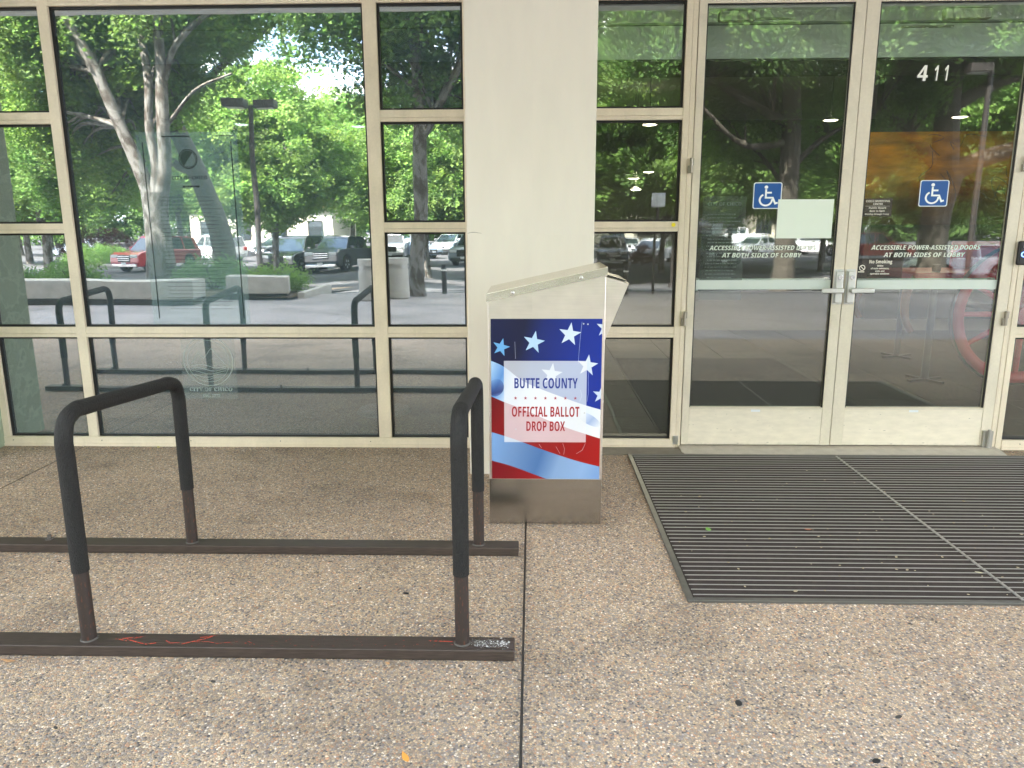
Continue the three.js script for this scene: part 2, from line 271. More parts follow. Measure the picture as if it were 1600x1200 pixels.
// lobby
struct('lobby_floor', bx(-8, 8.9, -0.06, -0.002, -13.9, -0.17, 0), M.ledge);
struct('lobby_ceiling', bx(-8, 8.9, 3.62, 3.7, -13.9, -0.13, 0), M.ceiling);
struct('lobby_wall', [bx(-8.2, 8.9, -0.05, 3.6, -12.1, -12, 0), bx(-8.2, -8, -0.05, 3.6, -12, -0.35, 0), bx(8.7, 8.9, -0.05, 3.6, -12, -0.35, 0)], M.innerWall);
{ // floor tiles of the lobby that show through the door glass
  const f = new THREE.Group(); f.name = 'tile_floor'; f.userData.kind = 'structure'; scene.add(f);
  const R = rng(3), mats = [0, 1, 2].map((k) => { const m = M.tile.clone(); m.color.multiplyScalar(0.92 + 0.08 * k); return m; });
  const s = 0.61, geo = boxUV(new RoundedBoxGeometry(s - 0.006, 0.02, s - 0.006, 1, 0.002));
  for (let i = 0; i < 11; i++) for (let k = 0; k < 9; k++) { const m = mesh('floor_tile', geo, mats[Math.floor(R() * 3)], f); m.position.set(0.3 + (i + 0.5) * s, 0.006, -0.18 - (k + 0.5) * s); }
}
{ // white panels over the lobby doors
  const b = thing('ceiling_bulkhead', 'white panelled bulkhead hanging inside above the entrance doors', 'bulkhead');
  for (let i = 0; i < 12; i++) { const x = -6.2 + i * 1.22; mesh('panel', bx(x, x + 1.212, 2.588, 2.80, -0.7, -0.6), M.bulkhead, b); mesh('panel', bx(x, x + 1.212, 2.82, 3.61, -0.7, -0.6), M.bulkhead, b); }
  mesh('groove', bx(-6.2, 8.4, 2.801, 2.819, -0.7, -0.66, 0), M.gasket, b);
  mesh('soffit', bx(-6.2, 8.4, 2.574, 2.586, -1.2, -0.6, 0), M.innerWall, b);
}
const column = mesh('painted_column', bx(-0.375, 0.352, -0.01, 3.925, -0.1, 0.556, 0.006), M.column);
tag(column, 'broad cream painted column between the windows behind the ballot box', 'column');
tag(mesh('painted_column', bx(-4.3, -3.645, -0.01, 3.925, -0.1, 0.36, 0.006), M.sideColumn), 'stained grey green column at the far left end of the windows', 'column');

mesh('scratch', limb([[-0.37, 1.44, 0.5562, 0.001], [-0.34, 1.446, 0.5566, 0.0022], [-0.29, 1.44, 0.5562, 0.0008]], 6, 3), M.hinge, column);

// ---------- window frames ----------
const ROWS = [[0.066, 0.757], [0.826, 1.44], [1.503, 2.12], [2.19, 2.81]];
let paneCount = 0;
function pane(t, x0, x1, y0, y1, glass) {
  const g = bx(x0 - 0.006, x1 + 0.006, y0 - 0.006, y1 + 0.006, -0.046, -0.038, 0);
  { const k = paneCount++, cx = (x0 + x1) / 2, cy = (y0 + y1) / 2; g.translate(-cx, -cy, 0.042).rotateX(0.0011 * Math.sin(k * 2.7 + 1)).rotateY(0.0011 * Math.sin(k * 4.1)).translate(cx, cy, -0.042); }
  mesh('pane', g, glass, t);
  const w = 0.012, a = -0.037, b = -0.02;
  mesh('gasket', [bx(x0, x1, y0, y0 + w, a, b, 0), bx(x0, x1, y1 - w, y1, a, b, 0), bx(x0, x0 + w, y0 + w, y1 - w, a, b, 0), bx(x1 - w, x1, y0 + w, y1 - w, a, b, 0)], M.gasket, t);
}
function mullion(t, x0, x1, y0 = 0.066, y1 = 2.88) { mesh('mullion', [bx(x0, x1, y0, y1, -0.05, 0.0)], M.frame, t); mesh('inner_mullion', bx(x0 + 0.004, x1 - 0.004, y0, y1, -0.17, -0.051, 0), M.inner, t); }
function rail(t, x0, x1, y0, y1) {
  const m = lerp(y0, y1, 0.36);
  mesh('rail', [bx(x0, x1, m, y1, -0.05, -0.003, 0.0015), bx(x0, x1, y0, m - 0.0012, -0.05, -0.0005, 0.0015)], M.frame, t);
  mesh('inner_rail', bx(x0, x1, y0 + 0.004, y1 - 0.004, -0.16, -0.051, 0), M.inner, t);
}
function sill(t, x0, x1) { mesh('sill', [bx(x0, x1, 0.02, 0.0655, -0.05, 0.004), bx(x0, x1, 0, 0.0195, -0.05, 0.01)], M.frame, t); mesh('inner_sill', bx(x0, x1, 0, 0.06, -0.16, -0.051, 0), M.inner, t); const R = []; for (let x = x0 + 0.12; x < x1; x += 0.62) R.push(cyl(0.004, 0.004, 0.006, x, 0.042, 0.005, 8, 'z')); mesh('screw', R, M.hinge, t); }
{
  const t = thing('storefront_window', 'cream framed window wall with large reflective pane left of the column', 'window', [0, 0, 0]);
  mullion(t, -3.7, -3.6); mullion(t, -3.05, -2.985); mullion(t, -1.04, -0.955); mullion(t, -0.43, -0.38);
  for (const [x0, x1] of [[-3.6, -3.05], [-0.955, -0.43]]) { for (let i = 0; i < 4; i++) { pane(t, x0, x1, ...ROWS[i], M.winGlass); if (i < 3) rail(t, x0, x1, ROWS[i][1], ROWS[i + 1][0]); } rail(t, x0, x1, 2.81, 2.88); }
  pane(t, -2.985, -1.04, ...ROWS[0], M.winGlass); pane(t, -2.985, -1.04, 0.826, 2.81, M.winGlass); rail(t, -2.985, -1.04, 0.757, 0.826); rail(t, -2.985, -1.04, 2.81, 2.88);
  sill(t, -3.7, -0.38);
}
{
  const t = thing('storefront_window', 'narrow four pane side window between the column and the left door', 'window', [0, 0, 0]);
  mullion(t, 0.352, 0.385); 
  for (let i = 0; i < 4; i++) { pane(t, 0.385, 0.93, ...ROWS[i], M.doorGlass); if (i < 3) rail(t, 0.385, 0.93, ROWS[i][1], ROWS[i + 1][0]); }
  rail(t, 0.385, 0.93, 2.81, 2.88); sill(t, 0.352, 0.93);
}
{
  const t = thing('storefront_window', 'side window cut off at the right edge beside the doorbell', 'window', [0, 0, 0]);
  for (let i = 0; i < 4; i++) { pane(t, 3.135, 4.9, ...ROWS[i], M.doorGlass); if (i < 3) rail(t, 3.135, 4.9, ROWS[i][1], ROWS[i + 1][0]); }
  mullion(t, 4.9, 4.98); for (let i = 0; i < 4; i++) { pane(t, 4.98, 8.55, ...ROWS[i], M.doorGlass); if (i < 3) rail(t, 4.98, 8.55, ROWS[i][1], ROWS[i + 1][0]); }
  rail(t, 3.135, 8.55, 2.81, 2.88); sill(t, 3.135, 8.6); mullion(t, 8.55, 8.6);
}
{
  const t = thing('door_frame', 'cream jambs and head around the pair of glass doors', 'door frame', [0, 0, 0]);
  mesh('jamb', [bx(0.93, 0.968, 0, 2.88, -0.06, 0.0), bx(0.9695, 1.0, 0, 2.88, -0.06, -0.003)], M.frame, t);
  mesh('jamb', [bx(3.062, 3.095, 0, 2.88, -0.06, -0.003), bx(3.0965, 3.135, 0, 2.88, -0.06, 0.0)], M.frame, t);
  mesh('head', bx(1.0, 3.062, 2.845, 2.88, -0.06, 0), M.frame, t);
  mesh('inner_jamb', [bx(0.94, 0.995, 0, 2.88, -0.17, -0.061, 0), bx(3.067, 3.13, 0, 2.88, -0.17, -0.061, 0)], M.inner, t);
  const th = new THREE.Shape(); th.moveTo(-0.1, 0.003); th.lineTo(0.15, 0.003); th.lineTo(0.15, 0.008); th.lineTo(0.06, 0.022); th.lineTo(-0.1, 0.022); th.closePath();
  const g = new THREE.ExtrudeGeometry(th, { depth: 2.1, bevelEnabled: false }).rotateY(-Math.PI / 2).translate(3.09, 0, 0); // profile runs along z
  mesh('threshold', boxUV(g), M.threshold, t);
  mesh('threshold_ridge', [0.07, 0.09, 0.11, 0.13].map((z) => bx(0.99, 3.09, 0.008, 0.024 - (z - 0.06) * 0.15, z, z + 0.006, 0.001)), M.threshold, t);
}
// ---------- doors ----------
function door(label, x0, x1, g0, g1, side) {
  const t = thing('glass_door', label, 'door', [0, 0, 0]), y0 = 0.028, y1 = 2.84, gb = 0.287, gt = 2.785;
  const kg = bx(g0 + 0.0005, g1 - 0.0005, y0, gb - 0.012, -0.045, -0.002);
  { const p = kg.attributes.position, uv = kg.attributes.uv; for (let i = 0; i < p.count; i++) uv.setXY(i, (p.getX(i) - x0) / (x1 - x0), (p.getY(i) - y0) / 0.27); }
  mesh('stile', bx(x0, g0, y0, y1, -0.045, 0), M.door, t); mesh('stile', bx(g1, x1, y0, y1, -0.045, 0), M.door, t);
  mesh('bottom_rail', kg, M.kick, t); mesh('glazing_bead', [bx(g0, g1, gb - 0.0115, gb, -0.04, 0.004, 0.0015)], M.door, t); mesh('top_rail', bx(g0, g1, gt, y1, -0.045, -0.002), M.door, t);
  mesh('pane', bx(g0 - 0.004, g1 + 0.004, gb - 0.004, gt + 0.004, -0.028, -0.02, 0), M.doorGlass, t);
  mesh('gasket', [bx(g0, g0 + 0.007, gb, gt, -0.019, -0.006, 0), bx(g1 - 0.007, g1, gb, gt, -0.019, -0.006, 0), bx(g0, g1, gt - 0.007, gt, -0.0185, -0.006, 0)], M.gasket, t);
  mesh('push_bar', [bx(g0 + 0.01, g1 - 0.01, 1.068, 1.134, -0.125, -0.09, 0.008)], M.pushBar, t);
  mesh('glass_band', bx(g0 + 0.008, g1 - 0.008, 1.07, 1.13, -0.0198, -0.0175, 0), M.band, t);
  mesh('bar_bracket', [bx(g0 + 0.004, g0 + 0.03, 1.06, 1.14, -0.09, -0.046), bx(g1 - 0.03, g1 - 0.004, 1.06, 1.14, -0.09, -0.046)], M.alu, t);
  const c = side < 0 ? (g1 + x1) / 2 : (x0 + g0) / 2, pl = mesh('lock_plate', [bx(c - 0.03, c + 0.03, 0.975, 1.2, 0.0002, 0.006), bx(c - 0.023, c + 0.023, 0.985, 1.19, 0.0062, 0.03, 0.006)], M.alu, t);
  mesh('lock_cylinder', [cyl(0.014, 0.014, 0.006, c, 1.15, 0.033, 20, 'z'), bx(c - 0.0015, c + 0.0015, 1.145, 1.155, 0.036, 0.0372, 0)], M.chrome, pl);
  mesh('lever_handle', [cyl(0.014, 0.014, 0.045, c, 1.068, 0.05, 18, 'z'), side < 0 ? bx(c - 0.125, c + 0.014, 1.052, 1.084, 0.062, 0.076, 0.006) : bx(c - 0.014, c + 0.13, 1.052, 1.084, 0.062, 0.076, 0.006)], M.alu, t);
  const hx = side < 0 ? 0.992 : 3.05;
  for (const hy of [1.845, 0.885]) { const h = mesh('hinge', [bx(hx - 0.02, hx + 0.004, hy - 0.047, hy - 0.001, 0.0004, 0.018), bx(hx - 0.006, hx + 0.016, hy + 0.001, hy + 0.045, 0.0004, 0.018)], M.hinge, t); mesh('knuckle', [cyl(0.009, 0.009, 0.09, hx - 0.001, hy, 0.018, 12)], M.hinge, h); }
  mesh('closer', [bx(side < 0 ? 1.14 : 2.5, side < 0 ? 1.36 : 2.78, 2.7, 2.765, -0.12, -0.06, 0.01)], M.hinge, t);
  mesh('closer_arm', side < 0 ? bx(1.36, 1.62, 2.735, 2.747, -0.2, -0.185) : bx(2.3, 2.62, 2.68, 2.692, -0.2, -0.185), M.hinge, t);
  mesh('maker_label', bx((g0 + g1) / 2 - 0.03, (g0 + g1) / 2 + 0.03, gb - 0.03, gb - 0.015, -0.0018, -0.0008, 0), M.plate, t);
  return t;
}
const doorL = door('left glass entrance door with white paper taped inside', 1.004, 1.998, 1.052, 1.934, -1);
const doorR = door('right glass entrance door showing the number 411', 2.002, 3.058, 2.082, 2.99, 1);
mesh('pivot_hinge', [bx(3.0, 3.03, 0.005, 0.135, 0.0006, 0.02), bx(3.034, 3.06, 0.005, 0.135, 0.0006, 0.026), cyl(0.011, 0.011, 0.14, 3.032, 0.075, 0.026, 14)], M.aluDull, doorR);
mesh('floor_bolt', [bx(0.95, 0.985, 0.03, 0.09, 0.0006, 0.004)], M.alu, doorL);

// ---------- prints on the glass ----------
function decal(name, label, cat, x0, x1, y0, y1, z, tex, o = {}) {
  const g = new THREE.PlaneGeometry(x1 - x0, y1 - y0).translate((x0 + x1) / 2, (y0 + y1) / 2, z);
  return tag(mesh(name, g, std({ map: tex, transparent: true, roughness: 0.5, side: THREE.DoubleSide, ...o })), label, cat);
}
const accessTex = canvasTex(256, 256, (g) => {
  g.fillStyle = '#e9eef2'; g.beginPath(); g.roundRect(2, 2, 252, 252, 20); g.fill(); g.fillStyle = '#12539c'; g.beginPath(); g.roundRect(10, 10, 236, 236, 15); g.fill();
  g.strokeStyle = g.fillStyle = '#f2f5f7'; g.lineWidth = 17; g.lineCap = 'butt'; g.lineJoin = 'miter';
  g.beginPath(); g.arc(114, 47, 16, 0, 7); g.fill();
  g.beginPath(); g.moveTo(114, 66); g.lineTo(114, 148); g.lineTo(176, 148); g.lineTo(200, 204); g.lineTo(222, 195); g.stroke();
  g.beginPath(); g.moveTo(114, 100); g.lineTo(165, 100); g.stroke();
  g.beginPath(); g.arc(116, 168, 54, -2.05, -2.05 - 4.35, true); g.stroke();
});
decal('access_sign', 'blue wheelchair access sign on the left door glass', 'sign', 1.394, 1.576, 1.578, 1.743, -0.017, accessTex);
decal('access_sign', 'blue wheelchair access sign on the right door glass', 'sign', 2.43, 2.612, 1.588, 1.752, -0.017, accessTex);
decal('door_number', 'white number 411 on the upper right door glass', 'number', 2.34, 2.548, 2.328, 2.44, -0.0175, canvasTex(384, 208, (g) => { g.fillStyle = '#f1f1e8'; fitText(g, '4', 8, 128, 190, 165, 'bold', 0.04); fitText(g, '1', 190, 250, 190, 165, 'bold', 0.04); fitText(g, '1', 300, 360, 190, 165, 'bold', 0.04); }));
const noticeTex = canvasTex(1024, 128, (g) => { g.fillStyle = '#dfe8dc'; fitText(g, 'ACCESSIBLE POWER-ASSISTED DOORS', 14, 1002, 52, 40, 'bold', 0.22); fitText(g, 'AT BOTH SIDES OF LOBBY', 132, 866, 118, 40, 'bold', 0.22); });
decal('door_notice', 'white lettering about power assisted doors on the left door', 'notice', 1.128, 1.83, 1.268, 1.358, -0.0175, noticeTex);
decal('door_notice', 'white lettering about power assisted doors on the right door', 'notice', 2.155, 2.862, 1.268, 1.358, -0.0175, noticeTex);
decal('hours_sticker', 'small grey opening hours sticker on the right door glass', 'sticker', 2.09, 2.27, 1.53, 1.64, -0.0178, canvasTex(512, 312, (g) => {
  g.fillStyle = 'rgba(70,66,58,0.72)'; g.fillRect(0, 0, 512, 312); g.fillStyle = '#d9d4c8'; fitText(g, 'CHICO MUNICIPAL', 40, 472, 62, 34); fitText(g, 'CENTER', 170, 345, 112, 34); g.fillRect(40, 130, 432, 4);
  fitText(g, 'Public Hours', 100, 412, 180, 32); fitText(g, '8am to 5pm', 120, 392, 232, 32); fitText(g, 'Monday through Friday', 40, 472, 284, 26); }));
decal('smoking_sticker', 'brown no smoking sticker on the right door above the bar', 'sticker', 2.06, 2.375, 1.14, 1.266, -0.0178, canvasTex(640, 256, (g) => {
  g.fillStyle = 'rgba(60,52,46,0.6)'; g.fillRect(0, 0, 640, 256); g.fillStyle = '#eee9dd'; fitText(g, 'No Smoking', 200, 500, 62, 44); fitText(g, 'Within', 310, 390, 104, 22); fitText(g, 'of main entrances,', 230, 470, 138, 22); fitText(g, 'exits and', 290, 410, 172, 22); fitText(g, 'operable windows', 225, 475, 206, 22);
  g.strokeStyle = '#eee9dd'; g.lineWidth = 9; g.beginPath(); g.arc(120, 120, 34, 0, 7); g.moveTo(96, 96); g.lineTo(144, 144); g.stroke(); g.fillRect(60, 165, 90, 12); }));
decal('taped_paper', 'blank pale paper sheet taped to the left door', 'paper', 1.555, 1.905, 1.395, 1.637, -0.0165, canvasTex(64, 48, (g) => { g.fillStyle = '#e3ecdf'; g.fillRect(0, 0, 64, 48); }));
const lines = (g, x0, x1, y0, y1, n, h, seed, c) => { const R = rng(seed); g.fillStyle = c; for (let i = 0; i < n; i++) { const y = lerp(y0, y1, i / n), a = x0 + R() * 20, b = x1 - R() * (x1 - x0) * 0.25; for (let x = a; x < b;) { const w = 6 + R() * 22; g.fillRect(x, y, Math.min(w, b - x), h); x += w + 5; } } };
decal('window_notice', 'pale green translucent city notice inside the large window', 'notice', -2.535, -1.88, 0.84, 2.07, -0.036, canvasTex(656, 1230, (g) => {
  g.fillStyle = 'rgba(175,222,228,0.14)'; g.fillRect(0, 0, 656, 1230); g.fillStyle = 'rgba(20,40,45,0.75)'; g.fillRect(170, 22, 180, 9); g.fillRect(520, 22, 110, 4); g.fillRect(38, 60, 7, 1130); g.fillRect(610, 60, 7, 1130);
  g.strokeStyle = 'rgba(15,35,40,0.8)'; g.lineWidth = 6; g.beginPath(); g.arc(328, 165, 58, 0, 7); g.stroke(); g.lineWidth = 3; g.beginPath(); g.arc(328, 165, 50, 0, 7); g.stroke();
  g.fillStyle = 'rgba(15,45,40,0.55)'; g.beginPath(); g.arc(328, 165, 48, 2.2, 5.4); g.fill();
  g.fillStyle = 'rgba(15,35,40,0.85)'; fitText(g, 'CITY OF CHICO', 210, 446, 292, 22); lines(g, 262, 400, 330, 350, 1, 12, 4, 'rgba(15,35,40,0.8)'); lines(g, 110, 560, 400, 1150, 30, 4, 5, 'rgba(15,35,40,0.28)'); }));
decal('window_seal', 'pale round city seal decal on the low window pane', 'decal', -2.375, -2.0, 0.325, 0.765, -0.034, canvasTex(384, 450, (g) => {
  g.fillStyle = 'rgba(190,205,200,0.12)'; g.beginPath(); g.roundRect(2, 2, 380, 446, 26); g.fill();
  g.strokeStyle = 'rgba(205,215,205,0.34)'; g.lineWidth = 5; g.beginPath(); g.arc(190, 180, 172, 0, 7); g.stroke(); g.lineWidth = 3; g.beginPath(); g.arc(190, 180, 146, 0, 7); g.stroke();
  for (let i = 0; i < 5; i++) { g.beginPath(); for (let x = -120; x <= 120; x += 6) { const y = 215 + i * 22 + 12 * Math.sin(x / 38 + i * 0.7); if (x * x + (y - 180) ** 2 < 143 ** 2) g.lineTo(190 + x, y); } g.stroke(); }
  g.beginPath(); g.moveTo(70, 200); g.lineTo(120, 120); g.lineTo(160, 160); g.lineTo(215, 90); g.lineTo(310, 205); g.stroke();
  g.fillStyle = 'rgba(200,212,205,0.4)'; fitText(g, 'CITY OF CHICO', 40, 345, 392, 26, 'bold', 0, 'serif'); fitText(g, 'INC. 1872', 130, 255, 432, 18, 'bold', 0, 'serif'); }), { side: THREE.FrontSide });
decal('door_notice', 'dim grey notice sheet inside the left door near its hinge', 'notice', 1.085, 1.36, 1.0, 1.66, -0.032, canvasTex(280, 660, (g) => { g.fillStyle = 'rgba(95,98,98,0.5)'; g.fillRect(0, 0, 280, 660); g.fillStyle = 'rgba(190,195,195,0.55)'; fitText(g, 'CITY OF CHICO', 30, 250, 60, 22); lines(g, 30, 250, 110, 600, 22, 6, 8, 'rgba(205,208,205,0.4)'); }));
tag(mesh('round_sticker', cyl(0.013, 0.013, 0.002, 0.898, 1.482, 0.001, 18, 'z'), std({ color: RGB(0.85, 0.7, 0.02), roughness: 0.5 })), 'tiny yellow round sticker on the rail beside the left door', 'sticker');
{
  const t = thing('video_doorbell', 'black video doorbell with blue ring on the right jamb', 'doorbell', [3.098, 1.3, 0]);
  mesh('housing', new RoundedBoxGeometry(0.062, 0.15, 0.03, 3, 0.012).translate(0, 0, 0.0155), M.black, t);
  mesh('camera_lens', cyl(0.014, 0.014, 0.004, 0, 0.04, 0.031, 20, 'z'), M.carGlass, t);
  mesh('light_ring', new THREE.TorusGeometry(0.014, 0.0028, 8, 24).translate(0, -0.008, 0.031), M.blueGlow, t);
}

// ---------- ballot drop box ----------
{
  const x0 = -0.214, x1 = 0.35, zf = 1.335, zb = 0.885, yl = 1.135, yr = 1.258;
  const t = thing('ballot_drop_box', 'stainless steel ballot drop box with flag poster before the column', 'ballot box', [0.068, 0, 1.11]);
  const L = (g) => g.translate(-0.068, 0, -1.11);
  const s = new THREE.Shape(); s.moveTo(x0, 0.002); s.lineTo(x1, 0.002); s.lineTo(x1, yr); s.lineTo(x0, yl); s.closePath();
  const body = new THREE.ExtrudeGeometry(s, { depth: zf - zb - 0.006, bevelThickness: 0.003, bevelSize: 0.003, bevelOffset: -0.003, bevelSegments: 2 }).translate(0, 0, zb + 0.003);
  mesh('body', L(boxUV(body)), M.steel, t);
  const lid = new THREE.Shape(), k = (yr - yl) / (x1 - x0), q = 0.006; lid.moveTo(x0 - q, yl + 0.001 - q * k); lid.lineTo(x1 + q, yr + 0.001 + q * k); lid.lineTo(x1 + q, yr + 0.034 + q * k); lid.lineTo(x0 - q, yl + 0.034 - q * k); lid.closePath();
  const ld = new THREE.ExtrudeGeometry(lid, { depth: zf - zb + 0.01, bevelThickness: 0.002, bevelSize: 0.002, bevelOffset: -0.002, bevelSegments: 2 }).translate(0, 0, zb - 0.004);
  const lm = mesh('lid', L(boxUV(ld)), M.steelEdge, t);
  const fl = new THREE.Shape(); fl.moveTo(x0 - q, yl - 0.004 - q * k); fl.lineTo(x1 + q, yr - 0.004 + q * k); fl.lineTo(x1 + q, yr + 0.03 + q * k); fl.lineTo(x0 - q, yl + 0.03 - q * k); fl.closePath();
  mesh('lid_flange', L(boxUV(new THREE.ExtrudeGeometry(fl, { depth: 0.0025, bevelEnabled: false }).translate(0, 0, zf + 0.0085))), M.steelEdge, t);
  for (const f of [0.215, 0.79]) { const x = lerp(x0, x1, f); mesh('rivet', L(new THREE.SphereGeometry(0.009, 16, 8, 0, 6.3, 0, 1.4).rotateX(Math.PI / 2).translate(x, lerp(yl, yr, f) + 0.012, zf + 0.0105)), M.alu, lm); }
  // deposit hood on the right flank
  const hz0 = 0.93, hz1 = 1.315, h = new THREE.Shape(); h.moveTo(x1 - 0.002, 0.93); h.lineTo(0.462, 1.215); h.lineTo(x1 - 0.002, 1.247); h.closePath();
  mesh('deposit_hood', L(boxUV(new THREE.ExtrudeGeometry(h, { depth: hz1 - hz0, bevelThickness: 0.002, bevelSize: 0.002, bevelOffset: -0.002, bevelSegments: 1 }).translate(0, 0, hz0))), M.steel, t);
  const flap = new THREE.Shape(); flap.moveTo(x1 + 0.008, 1.249); flap.lineTo(0.452, 1.221); flap.lineTo(0.454, 1.226); flap.lineTo(x1 + 0.01, 1.254); flap.closePath();
  mesh('deposit_flap', L(new THREE.ExtrudeGeometry(flap, { depth: hz1 - hz0 - 0.02, bevelEnabled: false }).translate(0, 0, hz0 + 0.01)), M.black, t);
  mesh('bolt', L(cyl(0.006, 0.006, 0.01, x1 + 0.004, 0.62, 1.25, 10, 'x')), M.alu, t); mesh('bolt', L(cyl(0.006, 0.006, 0.01, x1 + 0.004, 0.18, 1.25, 10, 'x')), M.alu, t);
  mesh('darker_lower_front', L(bx(x0 + 0.001, x1 - 0.001, 0.0025, 0.239, zf + 0.0003, zf + 0.0016, 0.0005)), M.steelBase, t);  // darker steel tone laid over the lower front of the body sheet
  const poster = canvasTex(816, 1163, (g, W, H) => {
    g.scale(W / 572, H / 815); g.translate(-80, -348);
    const curve = (pts) => { g.beginPath(); g.moveTo(80, pts[0][1]); for (let i = 0; i < pts.length - 1; i++) { const mx = (pts[i][0] + pts[i + 1][0]) / 2, my = (pts[i][1] + pts[i + 1][1]) / 2; g.quadraticCurveTo(pts[i][0], pts[i][1], mx, my); } const e = pts[pts.length - 1]; g.lineTo(e[0], e[1]); g.lineTo(660, e[1]); g.lineTo(660, 1170); g.lineTo(80, 1170); g.closePath(); };
    const grad = (x0, y0, x1, y1, st) => { const q = g.createLinearGradient(x0, y0, x1, y1); st.forEach(([a, c]) => q.addColorStop(a, c)); g.fillStyle = q; };
    grad(80, 348, 650, 500, [[0, '#0f1848'], [0.3, '#050d3a'], [0.45, '#06206f'], [0.75, '#02288f'], [1, '#002b9c']]); g.fillRect(80, 348, 580, 830);
    const star = (x, y, r, rot, c) => { g.fillStyle = c; g.beginPath(); for (let i = 0; i < 10; i++) { const a = rot - Math.PI / 2 + i * Math.PI / 5, q = i % 2 ? r * 0.4 : r; g.lineTo(x + q * Math.cos(a), y + q * Math.sin(a)); } g.closePath(); g.fill(); };
    star(133, 488, 47, 0.25, '#6fb0ea'); star(302, 463, 58, 0.18, '#b9d8f8'); star(486, 424, 60, 0.14, '#d9e8fb'); star(668, 392, 50, 0.1, '#dde8fb'); star(395, 622, 58, 0.12, '#cfe0f8'); star(580, 578, 56, 0.12, '#dbe6fb'); star(652, 726, 46, 0.1, '#d2def8');
    curve([[80, 555], [150, 582], [235, 655], [350, 702], [450, 737], [560, 776], [660, 803]]);
    grad(80, 600, 650, 860, [[0, '#a9cdf6'], [0.1, '#5f93d8'], [0.2, '#c9defa'], [0.5, '#f1f6ff'], [0.8, '#dfe9fb'], [1, '#f3f6fd']]); g.fill();
    grad(90, 640, 120, 740, [[0, 'rgba(30,50,120,0)'], [0.75, 'rgba(30,40,100,0.75)'], [1, 'rgba(60,60,140,0.2)']]); g.beginPath(); g.ellipse(105, 690, 40, 45, 0.5, 0, 7); g.fill();
    g.save(); g.globalAlpha = 0.45; grad(560, 820, 640, 900, [[0, 'rgba(70,110,200,0)'], [0.5, 'rgba(70,110,200,0.9)'], [1, 'rgba(70,110,200,0)']]); g.beginPath(); g.ellipse(590, 850, 70, 25, 0.5, 0, 7); g.fill(); g.restore();
    curve([[80, 735], [150, 765], [250, 800], [360, 850], [480, 897], [570, 925], [660, 952]]);
    grad(80, 750, 650, 1080, [[0, '#6e0a14'], [0.15, '#860c14'], [0.5, '#98141a'], [0.8, '#a3080c'], [1, '#ac0c10']]); g.fill();
    curve([[80, 918], [170, 944], [260, 976], [370, 1016], [480, 1052], [570, 1078], [660, 1098]]);
    grad(90, 960, 640, 1150, [[0, '#7fa8e0'], [0.2, '#7396c8'], [0.45, '#5077b0'], [0.62, '#8aa9d6'], [0.85, '#93b4e4'], [1, '#7fa4dc']]); g.fill();
    curve([[80, 1068], [150, 1085], [220, 1108], [300, 1138], [400, 1175], [500, 1190], [660, 1200]]); grad(90, 1080, 380, 1160, [[0, '#7a0f1c'], [1, '#a3141a']]); g.fill();
    g.fillStyle = 'rgba(240,240,246,0.78)'; g.fillRect(147, 555, 430, 415);
    g.fillStyle = '#04288f'; fitText(g, 'BUTTE COUNTY', 197, 530, 693, 51); for (let i = 0; i < 7; i++) star(207 + i * 52, 743, 9, 0, '#b03048');
    g.fillStyle = '#a81420'; fitText(g, 'OFFICIAL BALLOT', 185, 542, 838, 51); fitText(g, 'DROP BOX', 260, 467, 911, 49);
    g.strokeStyle = 'rgba(232,236,245,0.8)'; g.lineWidth = 1.6; const R = rng(12); // scratches in the print
    for (const p of [[[548, 362], [540, 430], [534, 520], [530, 570]], [[590, 560], [582, 640], [586, 720], [580, 760]], [[420, 992], [440, 1030]], [[456, 975], [464, 1005], [460, 1035]], [[330, 980], [342, 1000]], [[575, 975], [560, 1010], [525, 1030]], [[545, 700], [552, 730], [540, 760]], [[204, 460], [205, 545]]]) { g.beginPath(); g.moveTo(...p[0]); for (const e of p.slice(1)) g.lineTo(e[0] + R() * 3, e[1]); g.stroke(); }
    g.fillStyle = '#cfcfd2'; for (const [x, y] of [[208, 903], [568, 818], [556, 372], [578, 374]]) { g.beginPath(); g.arc(x, y, 4, 0, 7); g.fill(); }
  });
  const pg = bx(-0.2, 0.337, 0.241, 1.047, zf + 0.0005, zf + 0.0022, 0); { const p = pg.attributes.position, uv = pg.attributes.uv; for (let i = 0; i < p.count; i++) uv.setXY(i, (p.getX(i) + 0.2) / 0.537, (p.getY(i) - 0.241) / 0.806); }
  mesh('poster', L(pg), phy({ color: RGB(0.78, 0.78, 0.78), map: poster, roughness: 0.32 }), t);
}

